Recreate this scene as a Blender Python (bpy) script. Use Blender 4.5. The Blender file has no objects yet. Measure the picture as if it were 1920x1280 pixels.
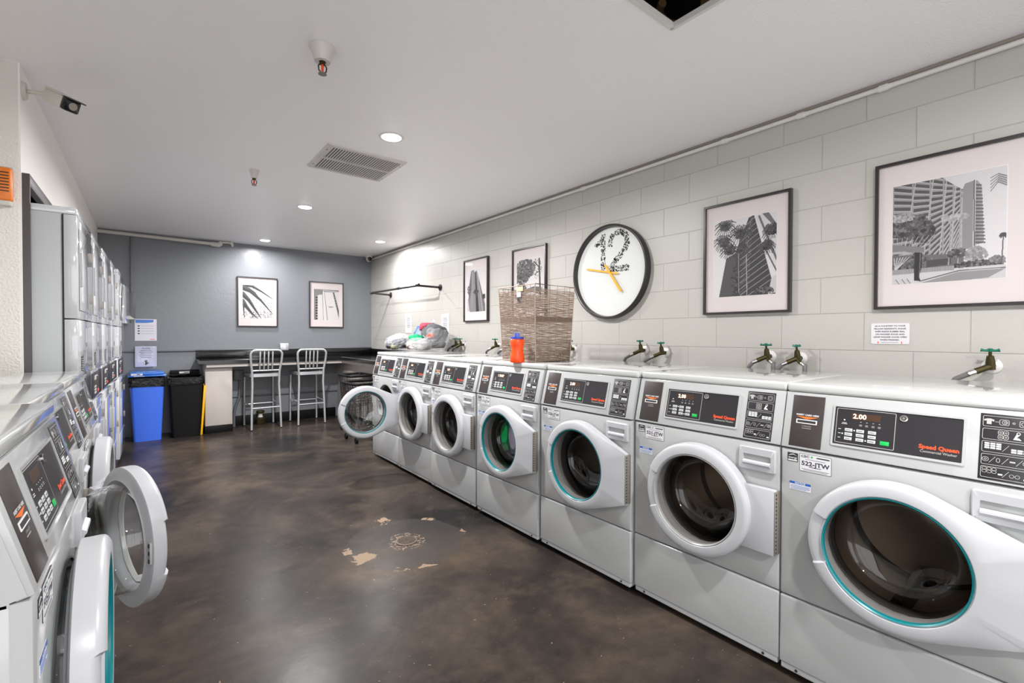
import bpy, bmesh, math, random
import numpy as np
from mathutils import Matrix, Vector
random.seed(7)
PI = math.pi
C = bpy.context.scene.collection
sc = bpy.context.scene

# ---------------------------------------------------------------- camera, world, exposure
cam_d = bpy.data.cameras.new('camera')
cam = bpy.data.objects.new('camera', cam_d); C.objects.link(cam)
F_PX, YAW, PITCH, ROLL, EYE = 873.1, 38.057, 0.7578, 0.1332, 1.3033
cam_d.sensor_fit = 'HORIZONTAL'; cam_d.sensor_width = 36.0
cam_d.lens = 36.0 * F_PX / 1920.0
cam_d.clip_start = 0.02; cam_d.clip_end = 100
t, ph, r = map(math.radians, (YAW, PITCH, ROLL))
fw = Vector((math.sin(t)*math.cos(ph), math.cos(t)*math.cos(ph), -math.sin(ph)))
rt = Vector((math.cos(t), -math.sin(t), 0)); up = rt.cross(fw)
R2 = rt*math.cos(r) + up*math.sin(r); U2 = -rt*math.sin(r) + up*math.cos(r)
m = Matrix((R2, U2, -fw)).transposed().to_4x4()
m.translation = Vector((0, 0, EYE)); cam.matrix_world = m
sc.camera = cam
w = bpy.data.worlds.new('world'); sc.world = w; w.use_nodes = True
w.node_tree.nodes['Background'].inputs[0].default_value = (0.96, 0.98, 1.0, 1)
w.node_tree.nodes['Background'].inputs[1].default_value = 2.7
sc.view_settings.view_transform = 'Standard'; sc.view_settings.look = 'None'
sc.view_settings.gamma = 1.0; sc.view_settings.use_curve_mapping = False
sc.view_settings.exposure = 0.10
LAMP_W = (62, 92, 24, 30, 48, 62)   # downlight power
LAMP_COL = (1.0, 0.99, 0.985)
LIGHTS = [(1.278, 2.93), (1.278, 5.07), (1.29, 7.2), (2.577, 6.29), (1.278, -0.15), (0.4, -1.7)]  # last two fixtures are added out of view to brighten the room

# ---------------------------------------------------------------- room measures
XW, YF, ZC, XL = 2.986, 7.68, 2.61, -0.477
FX = 1.913                                  # front plane of the right-hand washers

# ---------------------------------------------------------------- materials
def srgb(v):
    return tuple(((c/12.92) if c <= 0.04045 else ((c+0.055)/1.055)**2.4) for c in v)
def hexc(r_, g, b): return srgb((r_/255, g/255, b/255)) + (1,)
def mat(name, col, rough=0.5, metal=0.0, spec=0.5, bump=None, coat=0.0, emit=None, var=None):
    m = bpy.data.materials.new(name); m.use_nodes = True
    nt = m.node_tree; b = nt.nodes['Principled BSDF']
    b.inputs['Base Color'].default_value = col
    b.inputs['Roughness'].default_value = rough
    b.inputs['Metallic'].default_value = metal
    b.inputs['Specular IOR Level'].default_value = spec
    if coat: b.inputs['Coat Weight'].default_value = coat; b.inputs['Coat Roughness'].default_value = 0.05
    if emit:
        b.inputs['Emission Color'].default_value = emit[0]; b.inputs['Emission Strength'].default_value = emit[1]
    if bump or var:
        tc = nt.nodes.new('ShaderNodeTexCoord')
    if bump:                                   # (scale, strength, detail)
        n = nt.nodes.new('ShaderNodeTexNoise'); n.inputs['Scale'].default_value = bump[0]
        n.inputs['Detail'].default_value = bump[2] if len(bump) > 2 else 3
        bp = nt.nodes.new('ShaderNodeBump'); bp.inputs['Strength'].default_value = bump[1]
        bp.inputs['Distance'].default_value = 0.01
        nt.links.new(tc.outputs['Object'], n.inputs['Vector'])
        nt.links.new(n.outputs['Fac'], bp.inputs['Height']); nt.links.new(bp.outputs[0], b.inputs['Normal'])
    if var:                                    # (scale, second colour)
        n = nt.nodes.new('ShaderNodeTexNoise'); n.inputs['Scale'].default_value = var[0]; n.inputs['Detail'].default_value = 4
        mx = nt.nodes.new('ShaderNodeMix'); mx.data_type = 'RGBA'
        mx.inputs[6].default_value = col; mx.inputs[7].default_value = var[1]
        rp = nt.nodes.new('ShaderNodeMapRange'); rp.inputs[1].default_value = 2.75; rp.inputs[2].default_value = 0.65
        nt.links.new(tc.outputs['Object'], n.inputs['Vector']); nt.links.new(n.outputs['Fac'], rp.inputs[0])
        nt.links.new(rp.outputs[0], mx.inputs[0]); nt.links.new(mx.outputs[2], b.inputs['Base Color'])
    return m

M = {}
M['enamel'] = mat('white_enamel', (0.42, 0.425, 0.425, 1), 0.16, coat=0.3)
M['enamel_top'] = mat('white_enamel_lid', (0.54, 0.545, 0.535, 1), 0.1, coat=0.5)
M['plastic'] = mat('white_plastic', (0.47, 0.475, 0.495, 1), 0.28)
M['dryer'] = mat('dryer_enamel', (0.60, 0.61, 0.63, 1), 0.08, coat=1.0)
M['side'] = mat('side_enamel', (0.46, 0.475, 0.49, 1), 0.35)
M['seam'] = mat('seam_black', (0.02, 0.02, 0.02, 1), 0.6)
M['panel'] = mat('panel_charcoal', hexc(58, 50, 50), 0.35)
M['panelb'] = mat('panel_black', hexc(38, 36, 40), 0.35)
M['greyline'] = mat('print_grey', hexc(170, 168, 165), 0.5)
M['whiteprint'] = mat('print_white', hexc(225, 225, 225), 0.5)
M['orange'] = mat('print_orange', hexc(240, 110, 30), 0.5)
M['red'] = mat('print_red_orange', hexc(240, 78, 35), 0.5)
M['green'] = mat('button_green', hexc(20, 175, 80), 0.4)
M['button'] = mat('button_grey', hexc(190, 190, 190), 0.45)
M['digits'] = mat('display_digits', (0.1, 0.07, 0.05, 1), 0.5, emit=((1.0, 0.78, 0.6, 1), 2.2))
M['displaybg'] = mat('display_window', hexc(70, 48, 36), 0.3)
M['chrome'] = mat('chrome', (0.75, 0.74, 0.72, 1), 0.15, 1.0)
M['steel'] = mat('drum_steel', (0.26, 0.22, 0.185, 1), 0.3, 1.0)
M['rubber'] = mat('grey_rubber', hexc(66, 66, 67), 0.5)
M['teal'] = mat('teal_seal', (0.0, 0.17, 0.19, 1), 0.35)
M['clearseal'] = mat('grey_seal', hexc(150, 150, 148), 0.3)
M['hinge'] = mat('hinge_steel', hexc(150, 142, 134), 0.4, 0.4)
M['brass'] = mat('aged_brass', hexc(120, 84, 44), 0.45, 0.7, var=(60, hexc(70, 62, 34)))
M['tealpaint'] = mat('green_handle_paint', hexc(20, 105, 85), 0.4)
M['hose'] = mat('grey_hose', hexc(105, 100, 102), 0.5)
M['label'] = mat('label_white', hexc(215, 213, 215), 0.5)
M['labelblue'] = mat('label_blue', hexc(30, 90, 165), 0.5)
M['ink'] = mat('ink', hexc(50, 50, 70), 0.6)
M['frame'] = mat('frame_black', hexc(46, 40, 42), 0.3)
M['matboard'] = mat('mat_board', hexc(208, 198, 197), 0.7)
M['black'] = mat('black_plastic', hexc(16, 14, 14), 0.55, spec=0.25)
M['bag'] = mat('black_bag', hexc(22, 20, 20), 0.22, bump=(35, 0.7, 5))
M['blue'] = mat('blue_plastic', hexc(70, 118, 240), 0.3)
M['bluelid'] = mat('blue_lid_plastic', hexc(50, 110, 195), 0.2)
M['yellow'] = mat('yellow_plastic', hexc(250, 190, 20), 0.4)
M['alu'] = mat('brushed_aluminium', hexc(200, 202, 205), 0.34, 0.55)
M['counter'] = mat('counter_black', hexc(17, 16, 17), 0.14, coat=0.2)
M['beige'] = mat('beige_laminate', hexc(196, 188, 182), 0.45, bump=(60, 0.05))
M['toe'] = mat('black_base', hexc(15, 14, 15), 0.5, spec=0.25)
M['pipegrey'] = mat('pipe_painted_grey', hexc(96, 98, 102), 0.4)
M['pipewhite'] = mat('pipe_painted_white', hexc(205, 200, 192), 0.4)
M['blackpipe'] = mat('black_iron_pipe', hexc(48, 44, 44), 0.4, 0.3)
M['alarm'] = mat('orange_plastic', hexc(235, 125, 30), 0.35)
M['bottle'] = mat('orange_bottle', hexc(255, 82, 20), 0.3)
M['cap'] = mat('blue_cap', hexc(50, 70, 170), 0.3)
M['wicker'] = mat('taupe_weave', hexc(158, 140, 126), 0.4, 0.2)
M['tan'] = mat('tan_tag', hexc(190, 165, 140), 0.6)
M['clockface'] = mat('clock_face', hexc(212, 214, 212), 0.3)
M['hand'] = mat('amber_hand', hexc(240, 168, 20), 0.4)
M['paper'] = mat('paper', hexc(222, 220, 228), 0.6)
M['ventwhite'] = mat('vent_paint', hexc(205, 200, 196), 0.4)
M['dark'] = mat('dark_void', (0.01, 0.008, 0.01, 1), 0.9)
M['wood'] = mat('attic_wood', hexc(150, 118, 80), 0.8)
M['camwhite'] = mat('camera_housing', hexc(210, 206, 198), 0.4)
M['camlens'] = mat('camera_lens', (0.01, 0.01, 0.015, 1), 0.08)
M['ironcast'] = mat('cast_iron', hexc(98, 84, 74), 0.55, 0.4)
M['lamp'] = mat('lamp_lens', (0.9, 0.9, 0.9, 1), 0.4, emit=(LAMP_COL + (1,), 14.0))
M['trimwhite'] = mat('white_trim', hexc(215, 212, 208), 0.4)
M['doorframe'] = mat('dark_door_trim', hexc(74, 68, 70), 0.4)

def glass_mat(name, tint, f0=0.06, rough=0.02):
    m = bpy.data.materials.new(name); m.use_nodes = True; nt = m.node_tree
    nt.nodes.clear(); o = nt.nodes.new('ShaderNodeOutputMaterial')
    tr = nt.nodes.new('ShaderNodeBsdfTransparent'); tr.inputs[0].default_value = tint
    gl = nt.nodes.new('ShaderNodeBsdfGlossy'); gl.inputs['Roughness'].default_value = rough
    gl.inputs['Color'].default_value = (1, 1, 1, 1)
    fr = nt.nodes.new('ShaderNodeLayerWeight'); fr.inputs[0].default_value = 0.5
    pw = nt.nodes.new('ShaderNodeMath'); pw.operation = 'POWER'; pw.inputs[1].default_value = 4.5
    mr = nt.nodes.new('ShaderNodeMapRange'); mr.inputs[3].default_value = f0
    mx = nt.nodes.new('ShaderNodeMixShader')
    nt.links.new(fr.outputs['Facing'], pw.inputs[0]); nt.links.new(pw.outputs[0], mr.inputs[0]); nt.links.new(mr.outputs[0], mx.inputs[0])
    nt.links.new(tr.outputs[0], mx.inputs[1]); nt.links.new(gl.outputs[0], mx.inputs[2])
    nt.links.new(mx.outputs[0], o.inputs[0])
    return m
M['glass'] = glass_mat('door_glass', (0.62, 0.60, 0.58, 1), 0.045)
M['clearglass'] = mat('open_door_glass', (0.93, 0.95, 0.95, 1), 0.0); M['clearglass'].node_tree.nodes['Principled BSDF'].inputs['Transmission Weight'].default_value = 1.0
M['clearglass'].node_tree.nodes['Principled BSDF'].inputs['IOR'].default_value = 1.5
M['pictureglass'] = glass_mat('picture_glass', (0.97, 0.97, 0.97, 1), 0.0, 0.03)
M['film'] = mat('clear_bag_film', (0.85, 0.85, 0.87, 1), 0.22, bump=(55, 0.8, 5)); M['film'].node_tree.nodes['Principled BSDF'].inputs['Alpha'].default_value = 0.20
M['acrylic'] = glass_mat('clear_acrylic', (0.95, 0.955, 0.99, 1), 0.05)

def wall_nodes():
    # painted concrete block
    m = bpy.data.materials.new('painted_block'); m.use_nodes = True; nt = m.node_tree
    b = nt.nodes['Principled BSDF']; b.inputs['Roughness'].default_value = 0.42
    g = nt.nodes.new('ShaderNodeNewGeometry'); s = nt.nodes.new('ShaderNodeSeparateXYZ')
    cb = nt.nodes.new('ShaderNodeCombineXYZ')
    a1 = nt.nodes.new('ShaderNodeMath'); a1.operation = 'ADD'; a1.inputs[1].default_value = 8.12 - 1.809
    a2 = nt.nodes.new('ShaderNodeMath'); a2.operation = 'ADD'; a2.inputs[1].default_value = -0.02
    br = nt.nodes.new('ShaderNodeTexBrick'); br.offset = 0.5; br.offset_frequency = 2; br.squash = 1.0
    br.inputs['Scale'].default_value = 1.0; br.inputs['Mortar Size'].default_value = 0.0035
    br.inputs['Mortar Smooth'].default_value = 0.6
    br.inputs['Brick Width'].default_value = 0.406; br.inputs['Row Height'].default_value = 0.201
    br.inputs['Color1'].default_value = hexc(183, 180, 174); br.inputs['Color2'].default_value = hexc(180, 177, 171)
    br.inputs['Mortar'].default_value = hexc(171, 168, 162)
    nt.links.new(g.outputs['Position'], s.inputs[0])
    nt.links.new(s.outputs['Y'], a1.inputs[0]); nt.links.new(s.outputs['Z'], a2.inputs[0])
    nt.links.new(a1.outputs[0], cb.inputs[0]); nt.links.new(a2.outputs[0], cb.inputs[1])
    nt.links.new(cb.outputs[0], br.inputs['Vector'])
    nt.links.new(br.outputs['Color'], b.inputs['Base Color'])
    n = nt.nodes.new('ShaderNodeTexNoise'); n.inputs['Scale'].default_value = 75; n.inputs['Detail'].default_value = 4
    nt.links.new(g.outputs['Position'], n.inputs['Vector'])
    mu = nt.nodes.new('ShaderNodeMath'); mu.operation = 'MULTIPLY'; mu.inputs[1].default_value = 0.22
    sb = nt.nodes.new('ShaderNodeMath'); sb.operation = 'SUBTRACT'
    nt.links.new(n.outputs['Fac'], mu.inputs[0]); nt.links.new(mu.outputs[0], sb.inputs[0]); nt.links.new(br.outputs['Fac'], sb.inputs[1])
    bp = nt.nodes.new('ShaderNodeBump'); bp.inputs['Strength'].default_value = 0.55; bp.inputs['Distance'].default_value = 0.006
    nt.links.new(sb.outputs[0], bp.inputs['Height']); nt.links.new(bp.outputs[0], b.inputs['Normal'])
    return m
M['block'] = wall_nodes()
M['ceiling'] = mat('ceiling_paint', hexc(246, 244, 245), 0.42, bump=(120, 0.25, 4))
M['plaster'] = mat('textured_plaster', hexc(228, 225, 218), 0.5, bump=(90, 0.45, 4))
M['smoothwall'] = mat('smooth_wall_paint', hexc(246, 242, 238), 0.5)

def dark_wall():
    m = mat('dark_grey_wall_paint', hexc(120, 123, 128), 0.34, bump=(26, 0.13, 6))
    nt = m.node_tree; b = nt.nodes['Principled BSDF']
    # rough patches with cracks low on the wall
    tc = nt.nodes.new('ShaderNodeTexCoord'); v = nt.nodes.new('ShaderNodeTexVoronoi'); v.feature = 'DISTANCE_TO_EDGE'
    v.inputs['Scale'].default_value = 3.2
    nz = nt.nodes.new('ShaderNodeTexNoise'); nz.inputs['Scale'].default_value = 5.0
    mx = nt.nodes.new('ShaderNodeMix'); mx.data_type = 'RGBA'; mx.inputs[0].default_value = 0.25
    nt.links.new(tc.outputs['Object'], nz.inputs['Vector']); nt.links.new(tc.outputs['Object'], mx.inputs[6])
    nt.links.new(nz.outputs['Color'], mx.inputs[7]); nt.links.new(mx.outputs[2], v.inputs['Vector'])
    mr = nt.nodes.new('ShaderNodeMapRange'); mr.inputs[1].default_value = 0.0; mr.inputs[2].default_value = 0.02
    nt.links.new(v.outputs['Distance'], mr.inputs[0])
    bp = nt.nodes.new('ShaderNodeBump'); bp.inputs['Strength'].default_value = 0.05; bp.inputs['Distance'].default_value = 0.01
    nt.links.new(mr.outputs[0], bp.inputs['Height'])
    old = [l for l in nt.links if l.to_socket == b.inputs['Normal']][0].from_socket
    nt.links.new(old, bp.inputs['Normal']); nt.links.new(bp.outputs[0], b.inputs['Normal'])
    return m
M['darkwall'] = dark_wall()

def floor_mat():
    m = bpy.data.materials.new('stained_concrete'); m.use_nodes = True; nt = m.node_tree
    b = nt.nodes['Principled BSDF']; L = nt.links.new; N = nt.nodes.new
    g = N('ShaderNodeNewGeometry')
    def noise(scale, detail=5, rough=0.6, dist=0.0, vec=None):
        n = N('ShaderNodeTexNoise'); n.inputs['Scale'].default_value = scale; n.inputs['Detail'].default_value = detail
        n.inputs['Roughness'].default_value = rough; n.inputs['Distortion'].default_value = dist
        L(vec or g.outputs['Position'], n.inputs['Vector']); return n.outputs['Fac']
    def ramp(x, stops):
        rmp = N('ShaderNodeValToRGB'); e = rmp.color_ramp.elements
        while len(e) < len(stops): e.new(0.5)
        for i, (p, c) in enumerate(stops): e[i].position = p; e[i].color = c
        L(x, rmp.inputs[0]); return rmp.outputs['Color']
    def mixc(f, a, c):
        x = N('ShaderNodeMix'); x.data_type = 'RGBA'
        for s, val in ((0, f), (6, a), (7, c)):
            if isinstance(val, (tuple, float)): x.inputs[s].default_value = val
            else: L(val, x.inputs[s])
        return x.outputs[2]
    def math_(op, a, c=None, clamp=False):
        x = N('ShaderNodeMath'); x.operation = op; x.use_clamp = clamp
        for s, val in ((0, a), (1, c)):
            if val is None: continue
            if isinstance(val, (int, float)): x.inputs[s].default_value = val
            else: L(val, x.inputs[s])
        return x.outputs[0]
    base = ramp(noise(1.25, 6, 0.55, 0.7), [(0.3, hexc(33, 32, 32)), (0.48, hexc(52, 46, 43)), (0.62, hexc(72, 63, 56)), (0.78, hexc(94, 80, 65))])
    fine = ramp(noise(11, 8, 0.72), [(0.3, (0.72, 0.72, 0.72, 1)), (0.7, (1.22, 1.2, 1.17, 1))])
    x = N('ShaderNodeMix'); x.data_type = 'RGBA'; x.blend_type = 'MULTIPLY'; x.inputs[0].default_value = 1.0
    L(base, x.inputs[6]); L(fine, x.inputs[7]); col = x.outputs[2]
    # old brown blotches
    bl = math_('MULTIPLY', math_('SUBTRACT', noise(3.1, 5, 0.6, 0.3), 0.56, True), 6, True)
    col = mixc(math_('MULTIPLY', bl, 0.35), col, hexc(98, 85, 70))
    # the skirt of worn stain round the floor drain (centre 1.283, 2.718)
    def dist_to(cx, cy, sx=1.0):
        s = N('ShaderNodeVectorMath'); s.operation = 'SUBTRACT'; s.inputs[1].default_value = (cx, cy, 0); L(g.outputs['Position'], s.inputs[0])
        l = N('ShaderNodeVectorMath'); l.operation = 'LENGTH'; L(s.outputs[0], l.inputs[0]); return l.outputs['Value']
    d = dist_to(1.283, 2.718)
    dn = math_('ADD', d, math_('MULTIPLY', math_('SUBTRACT', noise(4.5, 3), 0.5), 0.10))
    inside = math_('LESS_THAN', dn, 0.36)
    col = mixc(math_('MULTIPLY', inside, 0.5), col, hexc(64, 61, 60))
    ring = math_('LESS_THAN', math_('ABSOLUTE', math_('SUBTRACT', dn, 0.36)), 0.022)
    patch = math_('GREATER_THAN', noise(3.3, 3), 0.575)
    chip = math_('MULTIPLY', ring, math_('MULTIPLY', patch, math_('GREATER_THAN', noise(26, 4), 0.46)))
    near = math_('MULTIPLY', math_('LESS_THAN', dn, 0.125), math_('GREATER_THAN', noise(48, 5), 0.55))
    # bare concrete patch at (1.02,2.76) and (1.22,3.1)
    p1 = math_('LESS_THAN', math_('ADD', dist_to(0.99, 2.66), math_('MULTIPLY', noise(22, 5), 0.16)), 0.145)
    p2 = math_('LESS_THAN', math_('ADD', dist_to(1.30, 3.13), math_('MULTIPLY', noise(26, 4), 0.13)), 0.105)
    chip = math_('MAXIMUM', math_('MAXIMUM', chip, near), math_('MAXIMUM', p1, p2))
    specks = math_('MULTIPLY', math_('GREATER_THAN', noise(42, 2), 0.735), math_('LESS_THAN', dist_to(1.3, 2.2), 1.8))
    chip = math_('MAXIMUM', chip, specks)
    col = mixc(math_('MULTIPLY', chip, 0.75), col, hexc(150, 128, 108))
    L(col, b.inputs['Base Color'])
    rr = N('ShaderNodeMapRange'); rr.inputs[3].default_value = 0.23; rr.inputs[4].default_value = 0.35; b.inputs['Specular IOR Level'].default_value = 0.09
    L(noise(2.4, 4), rr.inputs[0]); ro = math_('ADD', rr.outputs[0], math_('MULTIPLY', chip, 0.3)); L(ro, b.inputs['Roughness'])
    hh = math_('SUBTRACT', math_('MULTIPLY', noise(9, 6), 0.6), math_('MULTIPLY', chip, 0.25))
    bp = N('ShaderNodeBump'); bp.inputs['Strength'].default_value = 0.12; bp.inputs['Distance'].default_value = 0.01
    L(hh, bp.inputs['Height']); L(bp.outputs[0], b.inputs['Normal'])
    return m
M['floor'] = floor_mat()

def attr_mat():
    m = bpy.data.materials.new('monochrome_print'); m.use_nodes = True; nt = m.node_tree
    b = nt.nodes['Principled BSDF']; b.inputs['Roughness'].default_value = 0.5
    a = nt.nodes.new('ShaderNodeAttribute'); a.attribute_name = 'shade'
    nt.links.new(a.outputs['Color'], b.inputs['Base Color']); return m
M['print'] = attr_mat()

# ---------------------------------------------------------------- geometry helpers
class G:
    """collects shapes, several materials allowed, and links them as ONE mesh object"""
    def __init__(self, T=None):
        self.bm = bmesh.new(); self.mi = 0; self.mats = []; self.T = T or Matrix.Identity(4); self.sm = set()
    def m(self, key):
        mm = M[key]
        if mm not in self.mats: self.mats.append(mm)
        self.mi = self.mats.index(mm); return self
    def _fin(self, verts, faces, smooth=False):
        for f in faces: f.material_index = self.mi; f.smooth = smooth
    def box(self, x0, x1, y0, y1, z0, z1, bev=0.0, seg=2, T=None):
        T = self.T @ (T or Matrix.Identity(4))
        tmp = bmesh.new(); bmesh.ops.create_cube(tmp, size=1)
        for v in tmp.verts: v.co = Vector(((x0+x1)/2+v.co.x*(x1-x0), (y0+y1)/2+v.co.y*(y1-y0), (z0+z1)/2+v.co.z*(z1-z0)))
        if bev > 0: bmesh.ops.bevel(tmp, geom=tmp.edges[:], offset=bev, segments=seg, affect='EDGES', profile=0.5)
        self._merge(tmp, T, bev > 0); return self
    def _merge(self, tmp, T, smooth):
        mp = {}
        for v in tmp.verts: mp[v] = self.bm.verts.new(T @ v.co)
        for f in tmp.faces:
            f.normal_update(); flat = max(abs(c_) for c_ in f.normal) > .99999
            try: nf = self.bm.faces.new([mp[v] for v in f.verts]); nf.material_index = self.mi; nf.smooth = smooth and not flat
            except ValueError: pass
        tmp.free()
    def quad(self, pts, smooth=False):
        vs = [self.bm.verts.new(self.T @ Vector(p)) for p in pts]
        f = self.bm.faces.new(vs); f.material_index = self.mi; f.smooth = smooth; return self
    def prism(self, pts, axis, a, b_, smooth=False):
        """polygon pts (2D) extruded along axis from a to b"""
        def P(p, q):
            if axis == 'y': return (p[0], q, p[1])
            if axis == 'z': return (p[0], p[1], q)
            return (q, p[0], p[1])
        A = [self.bm.verts.new(self.T @ Vector(P(p, a))) for p in pts]
        B = [self.bm.verts.new(self.T @ Vector(P(p, b_))) for p in pts]
        n = len(pts); fs = [self.bm.faces.new(A), self.bm.faces.new(B[::-1])]
        for f in fs: f.material_index = self.mi
        for i in range(n):
            f = self.bm.faces.new([A[i], B[i], B[(i+1) % n], A[(i+1) % n]]); f.material_index = self.mi; f.smooth = smooth
        return self
    def loft(self, rings, closed=True, cap0=False, cap1=False, smooth=True, loop=False):
        vr = [[self.bm.verts.new(self.T @ Vector(p)) for p in rg] for rg in rings]
        n = len(vr[0]); k = len(vr)
        pairs = [(i, i+1) for i in range(k-1)] + ([(k-1, 0)] if loop else [])
        for i, j in pairs:
            for q in range(n if closed else n-1):
                a, b_, c, d = vr[i][q], vr[i][(q+1) % n], vr[j][(q+1) % n], vr[j][q]
                f = self.bm.faces.new([a, b_, c, d]); f.material_index = self.mi; f.smooth = smooth
                if smooth and f.calc_area() > 0:
                    f.normal_update(); f.smooth = max(abs(c_) for c_ in f.normal) < .99999
        for flag, rg in ((cap0, vr[0]), (cap1, vr[-1])):
            if flag:
                try: f = self.bm.faces.new(rg); f.material_index = self.mi
                except ValueError: pass
        return self
    def lathe(self, prof, c=(0, 0, 0), axis='z', n=32, cap0=False, cap1=False, smooth=True, sx=1, sy=1):
        rings = []
        for r_, h in prof:
            rg = []
            for i in range(n):
                a = 2*PI*i/n; u, v = r_*math.cos(a)*sx, r_*math.sin(a)*sy
                p = {'z': (u, v, h), 'y': (u, h, v), 'x': (h, u, v)}[axis]
                rg.append((c[0]+p[0], c[1]+p[1], c[2]+p[2]))
            rings.append(rg)
        return self.loft(rings, cap0=cap0, cap1=cap1, smooth=smooth)
    def tube(self, path, r_, n=8, closed=False, caps=True):
        P = [Vector(p) for p in path]; rings = []; prev = None
        for i, p in enumerate(P):
            if closed: d = (P[(i+1) % len(P)] - P[i-1])
            else: d = (P[min(i+1, len(P)-1)] - P[max(i-1, 0)])
            d.normalize()
            if prev is None:
                ref = Vector((0, 0, 1)) if abs(d.z) < 0.9 else Vector((1, 0, 0))
                a = d.cross(ref).normalized()
            else:
                a = (prev - d*prev.dot(d)).normalized()
            prev = a; b_ = d.cross(a)
            rad = r_[i] if isinstance(r_, (list, tuple)) else r_
            rings.append([p + (a*math.cos(2*PI*k/n) + b_*math.sin(2*PI*k/n))*rad for k in range(n)])
        return self.loft(rings, cap0=caps and not closed, cap1=caps and not closed, loop=closed, smooth=n > 4)
    def cyl(self, p0, p1, r_, n=16, r1=None):
        return self.tube([p0, p1], [r_, r1 if r1 is not None else r_], n)
    def blob(self, c, rad, amp=0.12, seed=0, sub=3, sq=1.0, crk=0.0):
        tmp = bmesh.new(); bmesh.ops.create_icosphere(tmp, subdivisions=sub, radius=1)
        rnd = random.Random(seed); ws = [(Vector((rnd.uniform(-1, 1), rnd.uniform(-1, 1), rnd.uniform(-1, 1)))*rnd.uniform(2, 7), rnd.uniform(0, 6)) for _ in range(9)]
        for v in tmp.verts:
            s = 1 + amp*sum(math.sin(v.co.dot(w_)+p_) for w_, p_ in ws)/3
            if crk:
                for w_, p_ in ws[:6]: s += crk*(abs(math.sin(v.co.dot(w_)*3.1+p_))-.5)
            v.co = Vector((v.co.x*rad[0]*s, v.co.y*rad[1]*s, v.co.z*rad[2]*s)) + Vector(c)
            if v.co.z < c[2]-rad[2]*0.85*sq: v.co.z = c[2]-rad[2]*0.85*sq
        self._merge(tmp, self.T, True); return self
    def text(self, body, size, T, align='LEFT', bold=0.0, sx=1.0, depth=0.0):
        cu = bpy.data.curves.new('lettering', 'FONT'); cu.body = body; cu.size = size; cu.align_x = align
        cu.offset = bold; cu.extrude = depth; cu.resolution_u = 2; cu.space_line = 1.0
        ob = bpy.data.objects.new('lettering', cu); C.objects.link(ob)
        bpy.context.view_layer.update(); dg = bpy.context.evaluated_depsgraph_get()
        me = bpy.data.meshes.new_from_object(ob.evaluated_get(dg))
        TT = self.T @ T @ Matrix.Diagonal((sx, 1, 1, 1)); vs = [self.bm.verts.new(TT @ v.co) for v in me.vertices]
        for p in me.polygons:
            try: f = self.bm.faces.new([vs[i] for i in p.vertices]); f.material_index = self.mi
            except ValueError: pass
        bpy.data.objects.remove(ob); bpy.data.curves.remove(cu); bpy.data.meshes.remove(me); return self
    def build(self, name, parent=None, loc=None, sharp=True):
        me = bpy.data.meshes.new(name); bmesh.ops.recalc_face_normals(self.bm, faces=self.bm.faces[:])
        self.bm.to_mesh(me); self.bm.free()
        for mm in self.mats: me.materials.append(mm)
        if sharp and hasattr(me, 'set_sharp_from_angle'): me.set_sharp_from_angle(angle=math.radians(38))
        o = bpy.data.objects.new(name, me); C.objects.link(o)
        if parent: o.parent = parent
        if loc: o.location = loc
        return o
def tag(o, label, cat, group=None, kind=None):
    o['label'] = label; o['category'] = cat
    if group: o['group'] = group
    if kind: o['kind'] = kind
    return o
def thing(name, label, cat, loc=(0, 0, 0), rz=0.0, group=None):
    o = bpy.data.objects.new(name, None); C.objects.link(o); o.location = loc; o.rotation_euler = (0, 0, rz)
    o.empty_display_size = 0.1
    return tag(o, label, cat, group)
def struct(o): o['kind'] = 'structure'; return o
def copy_tree(o, parent=None):
    c = o.copy(); C.objects.link(c); c.parent = parent
    for ch in list(o.children): copy_tree(ch, c)
    return c
def TR(x, y, z): return Matrix.Translation((x, y, z))
STAND = Matrix.Rotation(PI/2, 4, 'X')      # text plane -> facing -y, upright
def rbox_pts(x0, x1, z0, z1, r_, n=5):
    out = []
    for cx, cz, a0 in ((x1-r_, z1-r_, 0), (x0+r_, z1-r_, 90), (x0+r_, z0+r_, 180), (x1-r_, z0+r_, 270)):
        for i in range(n+1):
            a = math.radians(a0+90*i/n); out.append((cx+r_*math.cos(a), cz+r_*math.sin(a)))
    return out

# ================================================================ THE ROOM
YB = -2.6; XN = -1.02; YN = 3.245            # back wall, near left wall, wall facing the camera on the left
g = G().m('floor'); g.box(-1.3, XW+0.15, YB-0.1, YF+0.15, -0.1, 0); o = struct(g.build('floor'))
# ceiling with the open access hole
HX0, HX1, HY0, HY1 = 1.30, 1.765, 0.68, 1.15
g = G().m('ceiling')
for x0, x1, y0, y1 in ((-1.3, HX0, YB-.1, YF+.15), (HX1, XW+.15, YB-.1, YF+.15), (HX0, HX1, YB-.1, HY0), (HX0, HX1, HY1, YF+.15)):
    g.box(x0, x1, y0, y1, ZC, ZC+0.016)
struct(g.build('ceiling'))
g = G().m('block').box(XW, XW+0.15, YB-.1, YF+.15, 0, ZC); struct(g.build('wall_right'))
g = G().m('darkwall').box(XL-0.9, XW, YF, YF+0.15, 0, ZC); struct(g.build('wall_far'))
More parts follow.
